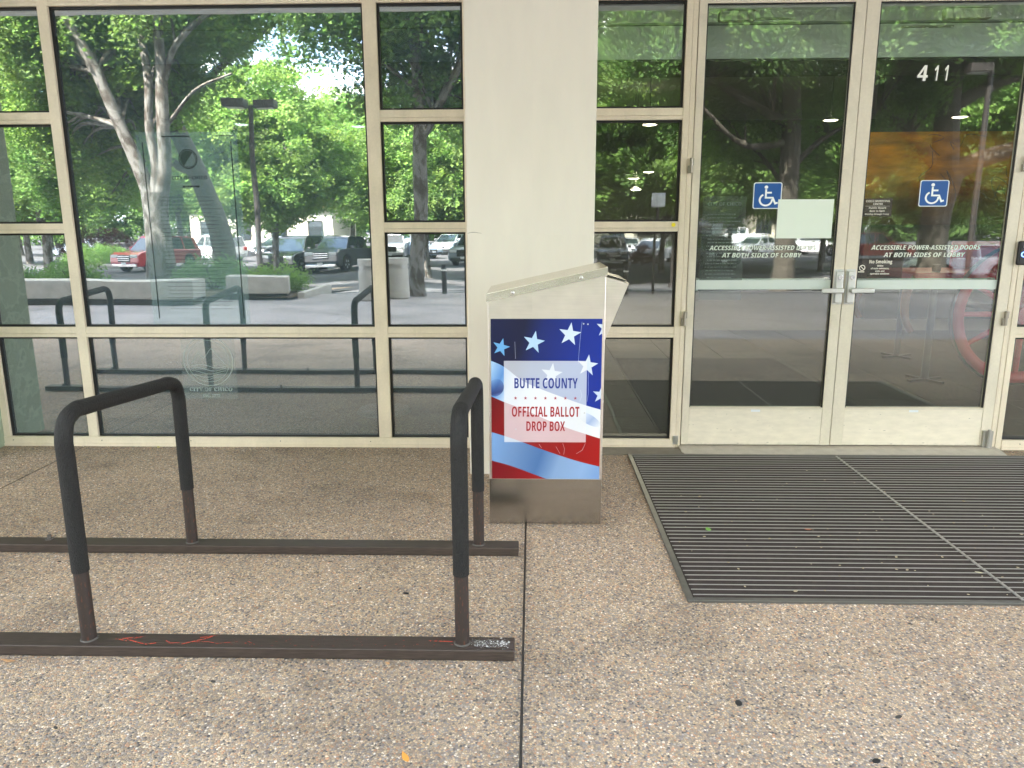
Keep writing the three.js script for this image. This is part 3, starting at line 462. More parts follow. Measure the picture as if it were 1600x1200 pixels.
// ---------- bike rack ----------
{
  const t = thing('bike_rack', 'black pipe bike rack with bent loops on two floor channels', 'bike rack', [0, 0, 0]);
  for (const [z0, z1] of [[2.491, 2.582], [1.642, 1.728]]) {
    const r = mesh('floor_channel', [bx(-4.46, -0.06, 0.002, 0.042, z0, z1, 0.004)], M.rail, t);
    for (const x of [-4.3, -2.28]) mesh('anchor_bolt', [cyl(0.018, 0.018, 0.004, x, 0.044, (z0 + z1) / 2 - 0.02, 14), cyl(0.009, 0.009, 0.022, x, 0.053, (z0 + z1) / 2 - 0.02, 6)], M.weld, r);
  }
  const loop = (x) => {
    const zf = 2.533, zb = 1.685, hf = 0.868, hb = 0.82, R = 0.085, mk = (y0, y1, z) => [x, y0, z];
    const sleevePts = [[x, 0.305, zf], [x, hf - R - 0.06, zf], [x, hf - R, zf], [x, hf - R * 0.3, zf - R * 0.29], [x, hf, zf - R], [x, hf - 0.003, zf - R - 0.06], [x, hb + 0.003, zb + R + 0.06], [x, hb, zb + R], [x, hb - R * 0.3, zb + R * 0.29], [x, hb - R, zb], [x, hb - R - 0.06, zb], [x, 0.305, zb]];
    const sl = mesh('loop_pipe', limb(sleevePts.map((p) => [...p, 0.0288]), 24, 9, 0.035, x), M.rubber, t);
    for (const z of [zf, zb]) { mesh('bare_leg', limb([[x, 0.04, z, 0.0252], [x, 0.17, z, 0.0252], [x, 0.309, z, 0.0252]], 20, 3), M.rust, t); mesh('weld_collar', new THREE.TorusGeometry(0.026, 0.004, 8, 24).rotateX(Math.PI / 2).translate(x, 0.0435, z), M.weld, t); }
  };
  for (const x of [-0.245, -1.588, -2.93, -4.27]) loop(x);
  // worn red paint marks and pale spatter on the front channel
  const scr = canvasTex(2048, 128, (g) => {
    const R = rng(21); g.strokeStyle = 'rgba(205,86,66,0.75)'; g.lineCap = 'round';
    const st = (pts, w) => { g.lineWidth = w; g.beginPath(); g.moveTo(...pts[0]); for (let i = 1; i < pts.length; i++) g.lineTo(...pts[i]); g.stroke(); };
    st([[150, 80], [90, 60], [200, 34], [170, 52]], 6); st([[140, 60], [210, 96], [250, 110], [290, 98]], 8); st([[330, 70], [360, 96], [400, 90]], 5); st([[420, 104], [500, 52], [540, 16], [480, 36]], 8); st([[470, 80], [530, 76], [580, 96], [640, 80]], 4); st([[720, 70], [760, 100]], 4); st([[1580, 44], [1720, 50]], 8); st([[1690, 48], [1760, 54]], 5);
    for (let i = 0; i < 60; i++) { g.fillStyle = 'rgba(195,85,68,0.65)'; g.fillRect(600 + R() * 1100, 20 + R() * 96, 2 + R() * 14, 2 + R() * 3); }
    g.globalCompositeOperation = 'destination-out'; for (let i = 0; i < 1100; i++) { g.beginPath(); g.arc(R() * 2048, R() * 128, 2 + R() * 5, 0, 7); g.fill(); } g.globalCompositeOperation = 'source-over';
  });
  const pl = new THREE.PlaneGeometry(1.55, 0.082).rotateX(-Math.PI / 2).translate(-0.78, 0.0426, 2.5365);
  mesh('paint_scrawl', pl, std({ map: scr, transparent: true, roughness: 0.7 }), t);
  const spl = canvasTex(512, 256, (g) => { const R = rng(31); for (let i = 0; i < 420; i++) { const a = R() + R() + R(), x = 40 + 430 * R(), y = 128 + (a - 1.5) * 90; g.fillStyle = `rgba(215,215,212,${0.15 + 0.6 * R()})`; g.beginPath(); g.arc(x, y, 1 + R() * R() * 13, 0, 7); g.fill(); } });
  mesh('pale_spatter', new THREE.PlaneGeometry(0.16, 0.082).rotateX(-Math.PI / 2).translate(-0.145, 0.0428, 2.5365), std({ map: spl, transparent: true, roughness: 0.8 }), t);
}

// ---------- entrance mat ----------
{
  const t = thing('entrance_mat', 'dark ribbed entrance mat in an aluminium frame before the doors', 'floor mat', [0, 0, 0]);
  const X0 = 0.628, X1 = 3.32, XM = 1.974, Z0 = 0.17, Z1 = 2.148;
  mesh('carpet', bx(X0 + 0.03, XM - 0.004, 0.001, 0.0075, Z0 + 0.02, Z1 - 0.03, 0), M.carpet, t); mesh('carpet', bx(XM + 0.004, X1 - 0.03, 0.001, 0.0075, Z0 + 0.02, Z1 - 0.03, 0), M.carpet, t);
  mesh('frame', [bx(X0, X0 + 0.026, 0.001, 0.014, Z0, Z1), bx(X1 - 0.032, X1, 0.001, 0.014, Z0, Z1), bx(X0 + 0.0265, X1 - 0.0325, 0.001, 0.0135, Z1 - 0.024, Z1), bx(X0 + 0.0265, X1 - 0.0325, 0.001, 0.0135, Z0, Z0 + 0.02)], M.matFrame, t);
  mesh('divider', bx(XM - 0.0055, XM + 0.0055, 0.001, 0.013, Z0 + 0.021, Z1 - 0.035), M.matRail, t);
  const n = 44, R = rng(44), gL = bx(X0 + 0.033, XM - 0.006, 0.0078, 0.0118, -0.0014, 0.0014, 0.0006), gR = bx(XM + 0.006, X1 - 0.033, 0.0078, 0.0118, -0.0014, 0.0014, 0.0006);
  for (let i = 0; i < n; i++) { const z = lerp(Z0 + 0.04, Z1 - 0.055, i / (n - 1)); for (const g of [gL, gR]) { const m = mesh('slat', g, M.matRail, t); m.position.z = z + (R() - 0.5) * 0.003; } }
}
// ---------- fallen leaves and bits ----------
function bit(name, label, cat, x, z, y, len, wid, turn, col, group) {
  const s = new THREE.Shape(); s.moveTo(0, -len / 2); s.quadraticCurveTo(wid, -len * 0.1, 0, len / 2); s.quadraticCurveTo(-wid, -len * 0.1, 0, -len / 2);
  const g = new THREE.ExtrudeGeometry(s, { depth: 0.0012, bevelEnabled: false, curveSegments: 6 }).rotateX(-Math.PI / 2), p = g.attributes.position;
  for (let i = 0; i < p.count; i++) p.setY(i, p.getY(i) + 0.35 * Math.abs(p.getX(i)) + 1.5 * p.getZ(i) ** 2 / Math.max(len, 0.02) * 0.3);
  g.computeVertexNormals(); const m = mesh(name, g, std({ color: RGB(...col), roughness: 0.7 })); m.position.set(x, y, z); m.rotation.y = turn; return tag(m, label, cat, group);
}
bit('fallen_leaf', 'green fallen leaf lying on the ribbed entrance mat', 'leaf', 0.87, 1.43, 0.0125, 0.045, 0.026, 0.1, [0.16, 0.36, 0.06]);
bit('fallen_leaf', 'orange leaf on the concrete at the bottom edge below the rack', 'leaf', -0.36, 3.08, 0.002, 0.05, 0.018, 0.5, [0.7, 0.3, 0.05]);
bit('fallen_leaf', 'reddish leaf scrap on the ribbed mat right of the green leaf', 'leaf', 1.36, 1.42, 0.0125, 0.035, 0.015, 1.3, [0.35, 0.12, 0.06]);
bit('fallen_leaf', 'brown leaf scrap against the front channel at the left edge', 'leaf', -1.83, 2.62, 0.002, 0.06, 0.014, 1.4, [0.36, 0.2, 0.09]);
bit('fallen_leaf', 'small tan leaf scrap at the front channel near its right end', 'leaf', -0.5, 2.605, 0.002, 0.022, 0.01, 0.9, [0.5, 0.28, 0.12]);
bit('fallen_leaf', 'pale leaf scrap on the mat near its front edge', 'leaf', 1.93, 1.88, 0.0125, 0.03, 0.012, 1.1, [0.55, 0.5, 0.35]);
bit('fallen_leaf', 'yellow leaf scrap lying at the window sill left of the column', 'leaf', -2.55, 0.045, 0.002, 0.05, 0.02, 0.6, [0.45, 0.38, 0.1]);
for (const [x, z, r, l] of [[0.66, 2.8, 0.014, 'dark gum spot on the concrete right of the joint'], [0.98, 3.06, 0.012, 'dark gum spot at the bottom right on the concrete'], [-0.52, 2.09, 0.012, 'dark gum spot between the rack channels near the right loop'], [-0.72, 2.05, 0.008, 'dark gum spot between the rack channels left of another']]) {
  const g = new THREE.SphereGeometry(r, 12, 6).scale(1.2, 0.12, 0.8); const m = mesh('gum_spot', g, M.gasket); m.position.set(x, 0.001, z); m.rotation.y = x * 7; tag(m, l, 'gum spot');
}

{ // crumbs of leaf and grit on the mat and the paving, far too many and too small to count
  const R = rng(77), gs = []; for (let i = 0; i < 190; i++) { const onMat = i < 110, x = onMat ? 0.7 + 2.4 * R() : -1.9 + 4.6 * R(), z = onMat ? 0.3 + 1.8 * Math.sqrt(R()) : 0.3 + 2.9 * R(); if (!onMat && x > 0.6 && z < 2.2) continue; const q = 0.003 + 0.007 * R() * R(); gs.push(plain(new THREE.IcosahedronGeometry(q, 0).scale(1.3, 0.3, 0.8).rotateY(R() * 6).translate(x, onMat ? 0.013 : 0.002, z))); }
  const k = mesh('leaf_crumbs', mergeGeometries(gs), std({ color: RGB(0.4, 0.33, 0.22), roughness: 0.9 })); k.userData.kind = 'stuff'; k.userData.label = 'dry leaf crumbs and grit scattered on the mat and paving';
}

{ // old trodden gum and oil specks, many and tiny
  const R = rng(78), gs = []; for (let i = 0; i < 70; i++) { const x = -2.3 + 5 * R(), z = 0.4 + 2.9 * R(); if (x > 0.55 && z < 2.25) continue; const q = 0.003 + 0.011 * R() * R(); gs.push(plain(new THREE.SphereGeometry(q, 8, 5).scale(1 + R() * 0.6, 0.09, 0.7).rotateY(R() * 6).translate(x, 0.0008, z))); }
  const k = mesh('dark_specks', mergeGeometries(gs), std({ color: RGB(0.05, 0.045, 0.04), roughness: 0.9 })); k.userData.kind = 'stuff'; k.userData.label = 'tiny dark gum and oil specks spread over the paving';
}

// ---------- lobby contents ----------
tag(mesh('walk_off_mat', bx(0.93, 2.66, 0.017, 0.024, -3.38, -0.22), M.innerMat), 'black walk off mat on the lobby floor behind the left door', 'floor mat');
function pendant(x, y, z, label, k = 0.48) {
  const t = thing('pendant_lamp', label, 'lamp', [x, y, z], 0, 'pendant lamps in the lobby');
  mesh('shade', new THREE.LatheGeometry([[0.02, 0.11], [0.05, 0.1], [0.14, 0.05], [0.19, 0.005], [0.195, 0]].map((p) => new THREE.Vector2(p[0] * k, p[1] * k)), 24), M.inner, t);
  mesh('lamp_glow', new THREE.SphereGeometry(0.17 * k, 20, 8).scale(1, 0.14, 1), M.lampGlow, t);
  mesh('cord', cyl(0.003, 0.003, 3.62 - y - 0.1 * k, 0, (3.62 - y + 0.1 * k) / 2, 0, 6), M.black, t);
  const p = new THREE.PointLight(RGB(1, 0.82, 0.6), 0.9 * k, 0, 2); p.position.set(0, 0, 0); p.castShadow = true; p.shadow.radius = 1; t.add(p);
}
for (const [x, y, z, l] of [[-3.67, 2.716, -5, 'glowing pendant lamp seen left of the lamp post reflection'], [-2.19, 2.683, -5, 'glowing pendant lamp seen near the right edge of the big window'], [1.455, 2.683, -5, 'glowing pendant lamp in the narrow window beside the column'], [3.682, 2.721, -5, 'glowing pendant lamp seen through the left door'], [5.25, 2.748, -5, 'glowing pendant lamp seen through the right door']]) pendant(x, y, z, l);
for (const [x, y, l] of [[1.9, 2.3, 'upper small lamp in the lobby cluster'], [1.66, 2.2, 'middle small lamp in the lobby cluster'], [1.7, 2.02, 'lowest small lamp in the lobby cluster']]) pendant(x, y, -8, l + ' behind the narrow window', 0.5);
{
  const t = thing('wall_mural', 'orange map panel on the lobby wall behind the right door', 'mural', [0, 0, 0]);
  mesh('panel', bx(5.02, 8.5, 1.45, 2.8, -7.1, -7.02, 0.004), std({ map: rep(muralTex, 0.28, 0.7), roughness: 0.6 }), t);
  const R = rng(9), gs = []; for (let i = 0; i < 12; i++) { const pts = []; let x = 5.6 + R() * 2.4, y = 1.6 + R() * 1.0; for (let k = 0; k < 5; k++) { pts.push([x, y, -7.018, 0.004]); x += (R() - 0.4) * 0.6; y += (R() - 0.5) * 0.5; x = clamp(x, 5.4, 8.4); y = clamp(y, 1.5, 2.75); } gs.push(limb(pts, 5, 4)); }
  mesh('line', gs, M.black, t);
  mesh('wall', bx(5.2, 8.7, -0.02, 3.6, -7.3, -7.105, 0), M.innerWall, t);
}
function stanchion(x, z, label) {
  const t = thing('stanchion_post', label, 'post', [x, 0.018, z]);
  mesh('pole', cyl(0.033, 0.033, 1.02, 0, 0.53, 0, 18), std({ color: RGB(0.12, 0.12, 0.13), metalness: 0.6, roughness: 0.4 }), t); mesh('cap', cyl(0.04, 0.036, 0.06, 0, 1.06, 0, 18), M.black, t);
  for (let i = 0; i < 4; i++) { const g = bx(0.02, 0.2, 0, 0.025, -0.022, 0.022, 0.006).rotateY(i * Math.PI / 2 + 0.4); mesh('foot', g, M.black, t); }
}
stanchion(3.72, -2.2, 'dark stanchion post with cross base inside the right door'); stanchion(4.06, -3.5, 'dark stanchion post standing farther back inside the right door');
{ // old red cart
  const t = thing('antique_cart', 'antique red spoked wheel cart displayed inside the right door', 'cart', [4.4, 0.02, -1.95]);
  const wheel = (x) => { const w = new THREE.Group(); w.name = 'wheel'; t.add(w); w.position.set(x, 0.66, 0);
    mesh('rim', new THREE.TorusGeometry(0.58, 0.055, 10, 48), M.red, w); mesh('tyre', new THREE.TorusGeometry(0.632, 0.022, 8, 48), M.black, w); mesh('hub', cyl(0.1, 0.1, 0.2, 0, 0, 0, 20, 'z'), M.red, w);
    for (let i = 0; i < 12; i++) mesh('spoke', cyl(0.022, 0.03, 0.46, 0, 0.32, 0, 8).rotateZ(i * Math.PI / 6), M.red, w); };
  wheel(0); wheel(1.7);
  mesh('axle', cyl(0.035, 0.035, 1.2, 0, 0.66, -0.55, 12, 'z'), M.black, t);
  mesh('bed', [bx(-0.9, 2.4, 0.95, 1.02, -0.95, -0.15, 0.01), bx(-0.2, 2.4, 1.021, 1.28, -0.2, -0.15, 0.01), bx(-0.2, 2.4, 1.021, 1.28, -0.95, -0.9, 0.01)], M.red, t);
  mesh('shaft', [limb([[-0.85, 0.98, -0.25, 0.04], [-1.0, 0.85, -0.1, 0.04], [-1.04, 0.62, 0, 0.035], [-0.98, 0.5, 0, 0.03]], 10, 4), limb([[-0.85, 0.98, -0.9, 0.04], [-1.0, 0.85, -1.0, 0.04], [-1.04, 0.62, -1.1, 0.035], [-0.98, 0.5, -1.1, 0.03]], 10, 4)], M.wood, t);
}
{ const t = thing('pedestal_table', 'small round glass table inside the big window beside the frame', 'table', [-1.2, 0, -1.0]); mesh('base', cyl(0.2, 0.22, 0.03, 0, 0.015, 0, 24), M.white, t); mesh('stem', cyl(0.02, 0.02, 0.6, 0, 0.32, 0, 12), M.poleDark, t); mesh('top', cyl(0.26, 0.26, 0.02, 0, 0.63, 0, 28), M.poleDark, t); }

// ---------- plaza and car park behind the viewer (seen in the glass) ----------
for (const [x0, x1, z, turn, l] of [[-12.2, -6.3, 9.35, 0.045, 'long pale concrete seat wall facing the left windows'], [-6.15, -4.95, 10.3, -0.25, 'short pale concrete seat wall beside the planter curb']]) {
  const t = thing('seat_wall', l, 'seat wall', [(x0 + x1) / 2, 0, z], turn, 'concrete seat walls on the plaza'), w = (x1 - x0) / 2;
  mesh('seat', bx(-w, w, 0.12, 0.46, -0.25, 0.25, 0.015), M.concrete, t); mesh('plinth', bx(-w + 0.05, w - 0.05, 0, 0.12, -0.19, 0.19, 0.004), M.poleDark, t);
}
struct('planter_bed', sheet(-13.5, -4.8, 10.0, 15.5, 2, 24, (z) => gy(z) + 0.06), M.earth);
struct('planter_kerb', [bx(-4.8, -4.65, -0.2, 0.13, 10.4, 12.4, 0.01), bx(-13.6, -4.65, -0.4, 0.1, 12.41, 12.55, 0.01)], M.concrete);
function can(x, z, label) {
  const t = thing('litter_bin', label, 'litter bin', [x, 0, z], 0, 'round concrete litter bins');
  mesh('drum', new THREE.LatheGeometry([[0.01, 0], [0.21, 0], [0.23, 0.04], [0.23, 0.56], [0.22, 0.58]].map((p) => new THREE.Vector2(...p)), 28), M.concrete, t);
  mesh('band', cyl(0.215, 0.215, 0.1, 0, 0.63, 0, 28), M.aluDull, t); mesh('rim', cyl(0.235, 0.235, 0.12, 0, 0.74, 0, 28), M.concrete, t);
}
can(-3.2, 9.9, 'round pale litter bin behind the window mullion'); can(-2.66, 10.15, 'round pale litter bin next to a tree trunk');
for (const [x, z, l] of [[-1.86, 11.3, 'black bollard beside the tree in the narrow left pane'], [2.0, 11.2, 'black bollard seen in the window beside the left door']]) { const t = thing('bollard', l, 'bollard', [x, 0, z], 0, 'black bollards'); mesh('post', cyl(0.055, 0.055, 0.62, 0, 0.31, 0, 14), M.black, t); mesh('band', cyl(0.057, 0.057, 0.03, 0, 0.5, 0, 14), M.white, t); }
function lampPost(x, z, h, label, two = true) {
  const t = thing('lamp_post', label, 'lamp post', [x, gy(z), z]); h -= gy(z);
  mesh('pole', cyl(0.06, 0.075, h, 0, h / 2, 0, 14), M.poleDark, t); mesh('base', cyl(0.13, 0.15, 0.12, 0, 0.06, 0, 18), M.poleDark, t);
  for (const s of two ? [-1, 1] : [-1]) { const hd = mesh('lamp_head', bx(s * 0.34 - 0.26, s * 0.34 + 0.26, h - 0.06, h + 0.13, -0.17 + s * 0.1, 0.17 + s * 0.1, 0.015), M.poleDark, t); mesh('lens', bx(s * 0.34 - 0.2, s * 0.34 + 0.2, h - 0.068, h - 0.061, -0.12 + s * 0.1, 0.12 + s * 0.1, 0), M.white, hd); }
}
lampPost(-6.8, 14, 4.27, 'dark car park lamp post with two box heads'); lampPost(10.6, 14, 4.9, 'dark lamp post seen in the right door', false); lampPost(4.6, 20, 4.6, 'dark thin lamp post seen in the left door', false);
function signPost(x, z, h, label, tex, w) {
  const t = thing('sign_post', label, 'sign', [x, gy(z), z]); mesh('post', cyl(0.03, 0.03, h, 0, h / 2, 0, 10), M.poleDark, t);
  const g = new THREE.BoxGeometry(w, w, 0.02).translate(0, h + w * 0.1, -0.04); mesh('sign_plate', g, std({ map: tex, roughness: 0.5 }), t);
}
const noEntry = canvasTex(128, 128, (g) => { g.fillStyle = '#eee'; g.fillRect(0, 0, 128, 128); g.fillStyle = '#b3202a'; g.beginPath(); g.arc(64, 64, 54, 0, 7); g.fill(); g.fillStyle = '#eee'; g.fillRect(28, 54, 72, 20); });
const blank = canvasTex(16, 16, (g) => { g.fillStyle = '#dfe6ee'; g.fillRect(0, 0, 16, 16); }), blueT = canvasTex(16, 16, (g) => { g.fillStyle = '#2b5fa8'; g.fillRect(0, 0, 16, 16); });
signPost(-17.6, 38, 2.35, 'white sign with red no entry disc behind the red car', noEntry, 0.75); signPost(2.6, 11.35, 1.9, 'slim dark sign post with white plate beside the narrow window', blank, 0.28); signPost(9.2, 34, 2.2, 'white sign plate on a post beyond the left door', blank, 0.5); signPost(-6.2, 36, 2.6, 'small blue parking sign on a post between trees', blueT, 0.4);
{ // far building
  const t = thing('office_building', 'low white office building beyond the car park', 'building', [-26.5, -1.1, 70]);
  mesh('wall', [bx(-7, 7, 0, 4.0, 0, 10, 0.02)], M.wall, t); mesh('roof', bx(-7.5, 7.5, 4.01, 4.5, -0.5, 10.5, 0.03), std({ color: RGB(0.25, 0.13, 0.08), roughness: 0.8 }), t);
  for (let i = 0; i < 4; i++) { const w = mesh('window', bx(-6 + i * 3.5, -4.5 + i * 3.5, 1.0, 2.8, -0.06, 0.0, 0), M.trim, t); mesh('glass', bx(-5.9 + i * 3.5, -4.6 + i * 3.5, 1.1, 2.7, -0.075, -0.062, 0), M.carGlass, w); }
}
{
  const t = thing('office_building', 'tan low building far behind the right hand trees', 'building', [24, -1.1, 95]);
  mesh('wall', [bx(-16, 16, 0, 4.4, 0, 10, 0.02)], M.wall, t); mesh('roof', bx(-16.5, 16.5, 4.41, 4.9, -0.5, 10.5, 0.03), M.trim, t);
  for (let i = 0; i < 8; i++) mesh('window', bx(-14 + i * 3.7, -12 + i * 3.7, 1.0, 2.8, -0.06, 0.0, 0), M.carGlass, t);
}
// ---------- cars ----------
const CAR = {
  suv: { W: 1.95, r: 0.39, ax: [1.52, -1.45], body: [[-2.42, 0.42], [-2.5, 0.62], [-2.46, 1.12], [1.05, 1.13], [2.2, 1.05], [2.46, 0.92], [2.5, 0.55], [2.4, 0.32]], cab: [[-2.4, 1.1], [-2.18, 1.78], [-1.9, 1.85], [0.1, 1.88], [0.45, 1.82], [1.2, 1.1]], pil: [-2.3, -1.15, -0.05] },
  sedan: { W: 1.8, r: 0.33, ax: [1.4, -1.35], body: [[-2.3, 0.38], [-2.36, 0.6], [-2.28, 0.98], [-1.5, 1.0], [1.0, 0.96], [2.05, 0.82], [2.3, 0.68], [2.32, 0.42], [2.2, 0.26]], cab: [[-1.75, 0.98], [-1.05, 1.4], [-0.7, 1.46], [0.1, 1.48], [0.4, 1.42], [1.15, 0.94]], pil: [-1.2, -0.25] },
  hatch: { W: 1.78, r: 0.33, ax: [1.32, -1.3], body: [[-2.1, 0.38], [-2.2, 0.6], [-2.14, 1.05], [0.95, 1.02], [1.85, 0.88], [2.14, 0.7], [2.16, 0.42], [2.05, 0.25]], cab: [[-2.08, 1.03], [-1.75, 1.46], [-1.4, 1.55], [0.1, 1.57], [0.4, 1.52], [1.25, 1.0]], pil: [-1.5, -0.35] },
  pickup: { W: 2.0, r: 0.42, ax: [1.85, -1.75], body: [[-2.85, 0.5], [-2.92, 0.7], [-2.9, 1.25], [-0.75, 1.25], [1.35, 1.28], [2.6, 1.22], [2.84, 1.05], [2.88, 0.6], [2.75, 0.38]], cab: [[-0.78, 1.24], [-0.68, 1.82], [-0.4, 1.9], [0.8, 1.92], [1.05, 1.86], [1.65, 1.25]], pil: [-0.7, 0.3] },
};
const carBodies = {};
function carShapes(type) {
  if (carBodies[type]) return carBodies[type];
  const c = CAR[type], s = new THREE.Shape(), b = c.body; s.moveTo(...b[0]); for (const p of b.slice(1)) s.lineTo(...p);
  for (const a of c.ax) { s.lineTo(a + c.r + 0.09, 0.28); for (let i = 0; i <= 8; i++) { const th = Math.PI * i / 8; s.lineTo(a + (c.r + 0.08) * Math.cos(th), c.r + (c.r + 0.08) * Math.sin(th)); } s.lineTo(a - c.r - 0.09, 0.28); }
  s.closePath();
  const ext = (sh, W, bev) => new THREE.ExtrudeGeometry(sh, { depth: W - 2 * bev, bevelThickness: bev, bevelSize: bev * 0.5, bevelOffset: -bev * 0.5, bevelSegments: 3, curveSegments: 4 }).translate(0, 0, -W / 2 + bev).rotateY(-Math.PI / 2).scale(-1, 1, 1);
  const flip = (g) => { const h = g.index ? g.toNonIndexed() : g, p = h.attributes.position.array; for (let i = 0; i < p.length; i += 9) for (let k = 0; k < 3; k++) { const t = p[i + 3 + k]; p[i + 3 + k] = p[i + 6 + k]; p[i + 6 + k] = t; } h.computeVertexNormals(); return h; };
  const y0 = c.cab[0][1], y1 = c.cab[3][1], taper = (g) => { const p = g.attributes.position; for (let i = 0; i < p.count; i++) p.setX(i, p.getX(i) * lerp(1, 0.8, clamp((p.getY(i) - y0) / (y1 - y0), 0, 1))); g.computeVertexNormals(); return g; };
  const cs = new THREE.Shape(); cs.moveTo(...c.cab[0]); for (const p of c.cab.slice(1)) cs.lineTo(...p); cs.closePath();
  const poly = (pts) => { const q = new THREE.Shape(); q.moveTo(...pts[0]); for (const p of pts.slice(1)) q.lineTo(...p); q.closePath(); return q; };
  const C = c.cab, n = C.length, up = 0.015, roof = poly([[C[1][0] + 0.05, C[1][1] - 0.07], C[1], [C[2][0], C[2][1] + up], [C[3][0], C[3][1] + up], [C[4][0], C[4][1] + up], [C[4][0] + 0.09, C[4][1] - 0.08], [C[4][0] - 0.05, C[4][1] - 0.07]]);
  const A = poly([[C[5][0] + 0.02, C[5][1]], [C[4][0] + 0.02, C[4][1]], [C[4][0] - 0.07, C[4][1]], [C[5][0] - 0.12, C[5][1]]]), pil = c.pil.map((z, i) => poly(i ? [[z - 0.05, y0], [z - 0.05, y1 - 0.06], [z + 0.04, y1 - 0.06], [z + 0.05, y0]] : [[C[0][0], y0], [C[1][0], C[1][1]], [C[1][0] + 0.22, C[1][1] - 0.02], [C[0][0] + 0.28, y0]]));
  const W = c.W * 0.93, flank = (sh) => [taper(flip(ext(sh, 0.05, 0.01)).translate(W / 2 - 0.018, 0, 0)), taper(flip(ext(sh, 0.05, 0.01)).translate(-W / 2 + 0.018, 0, 0))];
  return carBodies[type] = { c, body: flip(ext(s, c.W, 0.1)), cab: taper(flip(ext(cs, W, 0.03))), roof: taper(flip(ext(roof, W, 0.04))), pillar: mergeGeometries([A, ...pil].flatMap(flank).map(plain)),
    wheel: cyl(c.r, c.r, 0.25, 0, 0, 0, 24, 'x'), rim: mergeGeometries([cyl(c.r * 0.66, c.r * 0.66, 0.262, 0, 0, 0, 20, 'x')].map(plain)), hub: mergeGeometries([0, 1, 2, 3, 4].map((k) => plain(new THREE.BoxGeometry(0.268, c.r * 0.3, c.r * 0.2).translate(0, c.r * 0.42, 0).rotateX(k * 1.2566 + 0.6)))) };
}
function car(type, label, col, x, z, turn, o = {}) {
  const k = carShapes(type), c = k.c, t = thing('parked_car', label, type === 'pickup' ? 'pickup truck' : 'car', [x, gy(z) - 0.02, z], turn, 'cars in the car park');
  const paint = phy({ color: RGB(...col), roughness: 0.35, clearcoat: 1, clearcoatRoughness: 0.05, metalness: o.metal ?? 0 }), h = c.W / 2, f = c.body[c.body.length - 2][0], hy = c.body[c.body.length - 3][1], rr = c.body[1][0];
  mesh('body', k.body, paint, t); mesh('cabin_glass', k.cab, M.carGlass, t); mesh('roof', k.roof, o.roof ?? paint, t); mesh('pillar', k.pillar, o.roof ?? paint, t);
  for (const s of [-1, 1]) {
    for (const a of c.ax) { const w = mesh('wheel', k.wheel, M.tyre, t); w.position.set(s * (h - 0.14), c.r, a); mesh('rim', k.rim, M.trim, w); mesh('spoke', k.hub, M.wheelRim, w); }
    mesh('headlight', bx(s > 0 ? h - 0.55 : -h + 0.1, s > 0 ? h - 0.1 : -h + 0.55, hy - 0.14, hy + 0.02, f - 0.22, f + 0.005, 0.03), M.lens, t);
    mesh('taillight', bx(s > 0 ? h - 0.32 : -h + 0.06, s > 0 ? h - 0.06 : -h + 0.32, hy - 0.1, hy + 0.16, rr - 0.01, rr + 0.2, 0.03), M.tailLens, t);
    mesh('mirror', bx(s > 0 ? h - 0.02 : -h - 0.2, s > 0 ? h + 0.2 : -h + 0.02, c.cab[0][1] + 0.02, c.cab[0][1] + 0.18, c.cab[n5(c)][0] - 0.42, c.cab[n5(c)][0] - 0.3, 0.03), o.roof ?? paint, t);
    mesh('door_seam', [bx(s * (h - 0.004) - 0.004, s * (h - 0.004) + 0.004, 0.4, c.cab[0][1] - 0.02, 0.88, 0.895, 0), bx(s * (h - 0.004) - 0.004, s * (h - 0.004) + 0.004, 0.4, c.cab[0][1] - 0.02, -0.14, -0.125, 0)], M.trim, t);
  }
  const big = type === 'pickup' || type === 'suv', gr = mesh('grille', bx(-h + 0.55, h - 0.55, hy - (big ? 0.36 : 0.2), hy + (big ? 0.0 : -0.06), f - 0.1, f + 0.012, 0.02), M.trim, t);
  if (o.chrome) mesh('grille_bar', [0.06, 0.16, 0.26].map((d) => bx(-h + 0.57, h - 0.57, hy - d - 0.025, hy - d + 0.02, f, f + 0.024, 0.006)), M.chrome, gr);
  mesh('bumper', bx(-h + 0.12, h - 0.12, 0.3, 0.47, f - 0.2, f + 0.03, 0.04), o.chrome ? M.chrome : M.trim, t);
  mesh('licence_plate', bx(-0.16, 0.16, 0.42, 0.55, f + 0.03, f + 0.04, 0.002), M.plate, t); mesh('licence_plate', bx(-0.16, 0.16, hy - 0.2, hy - 0.06, rr - 0.022, rr - 0.012, 0.002), M.plate, t);
  return t;
}
function n5(c) { return c.cab.length - 1; }
const PI = Math.PI;
car('suv', 'large red car facing the planter behind the seat wall', [0.5, 0.015, 0.03], -21.8, 39.2, PI + 0.3, { chrome: true });
car('suv', 'black car parked left of the grey pickup', [0.012, 0.012, 0.015], -13.1, 37.6, PI + 0.16);
car('pickup', 'grey pickup truck with chrome grille beside the black car', [0.035, 0.038, 0.045], -10.5, 38, PI + 0.26, { chrome: true, metal: 0.4 });
car('pickup', 'white pickup truck behind the grey pickup', [0.75, 0.75, 0.75], -9.6, 48.5, PI - 0.1);
car('suv', 'white car with rear turned towards the leaning tree', [0.75, 0.76, 0.78], -21.8, 47.5, -0.9);
car('sedan', 'pale blue grey car at the far left of the car park', [0.4, 0.46, 0.55], -36, 56, -PI / 2 + 0.3);
car('hatch', 'black small car far behind the lamp post', [0.02, 0.02, 0.022], -19, 53, PI + 0.6);
car('sedan', 'silver blue car left of the slender tree trunk', [0.35, 0.43, 0.55], -8.6, 51, PI - 0.9, { metal: 0.3 });
car('hatch', 'light silver car far back right of the slender trunk', [0.5, 0.54, 0.58], -6.4, 58, PI + 0.3);
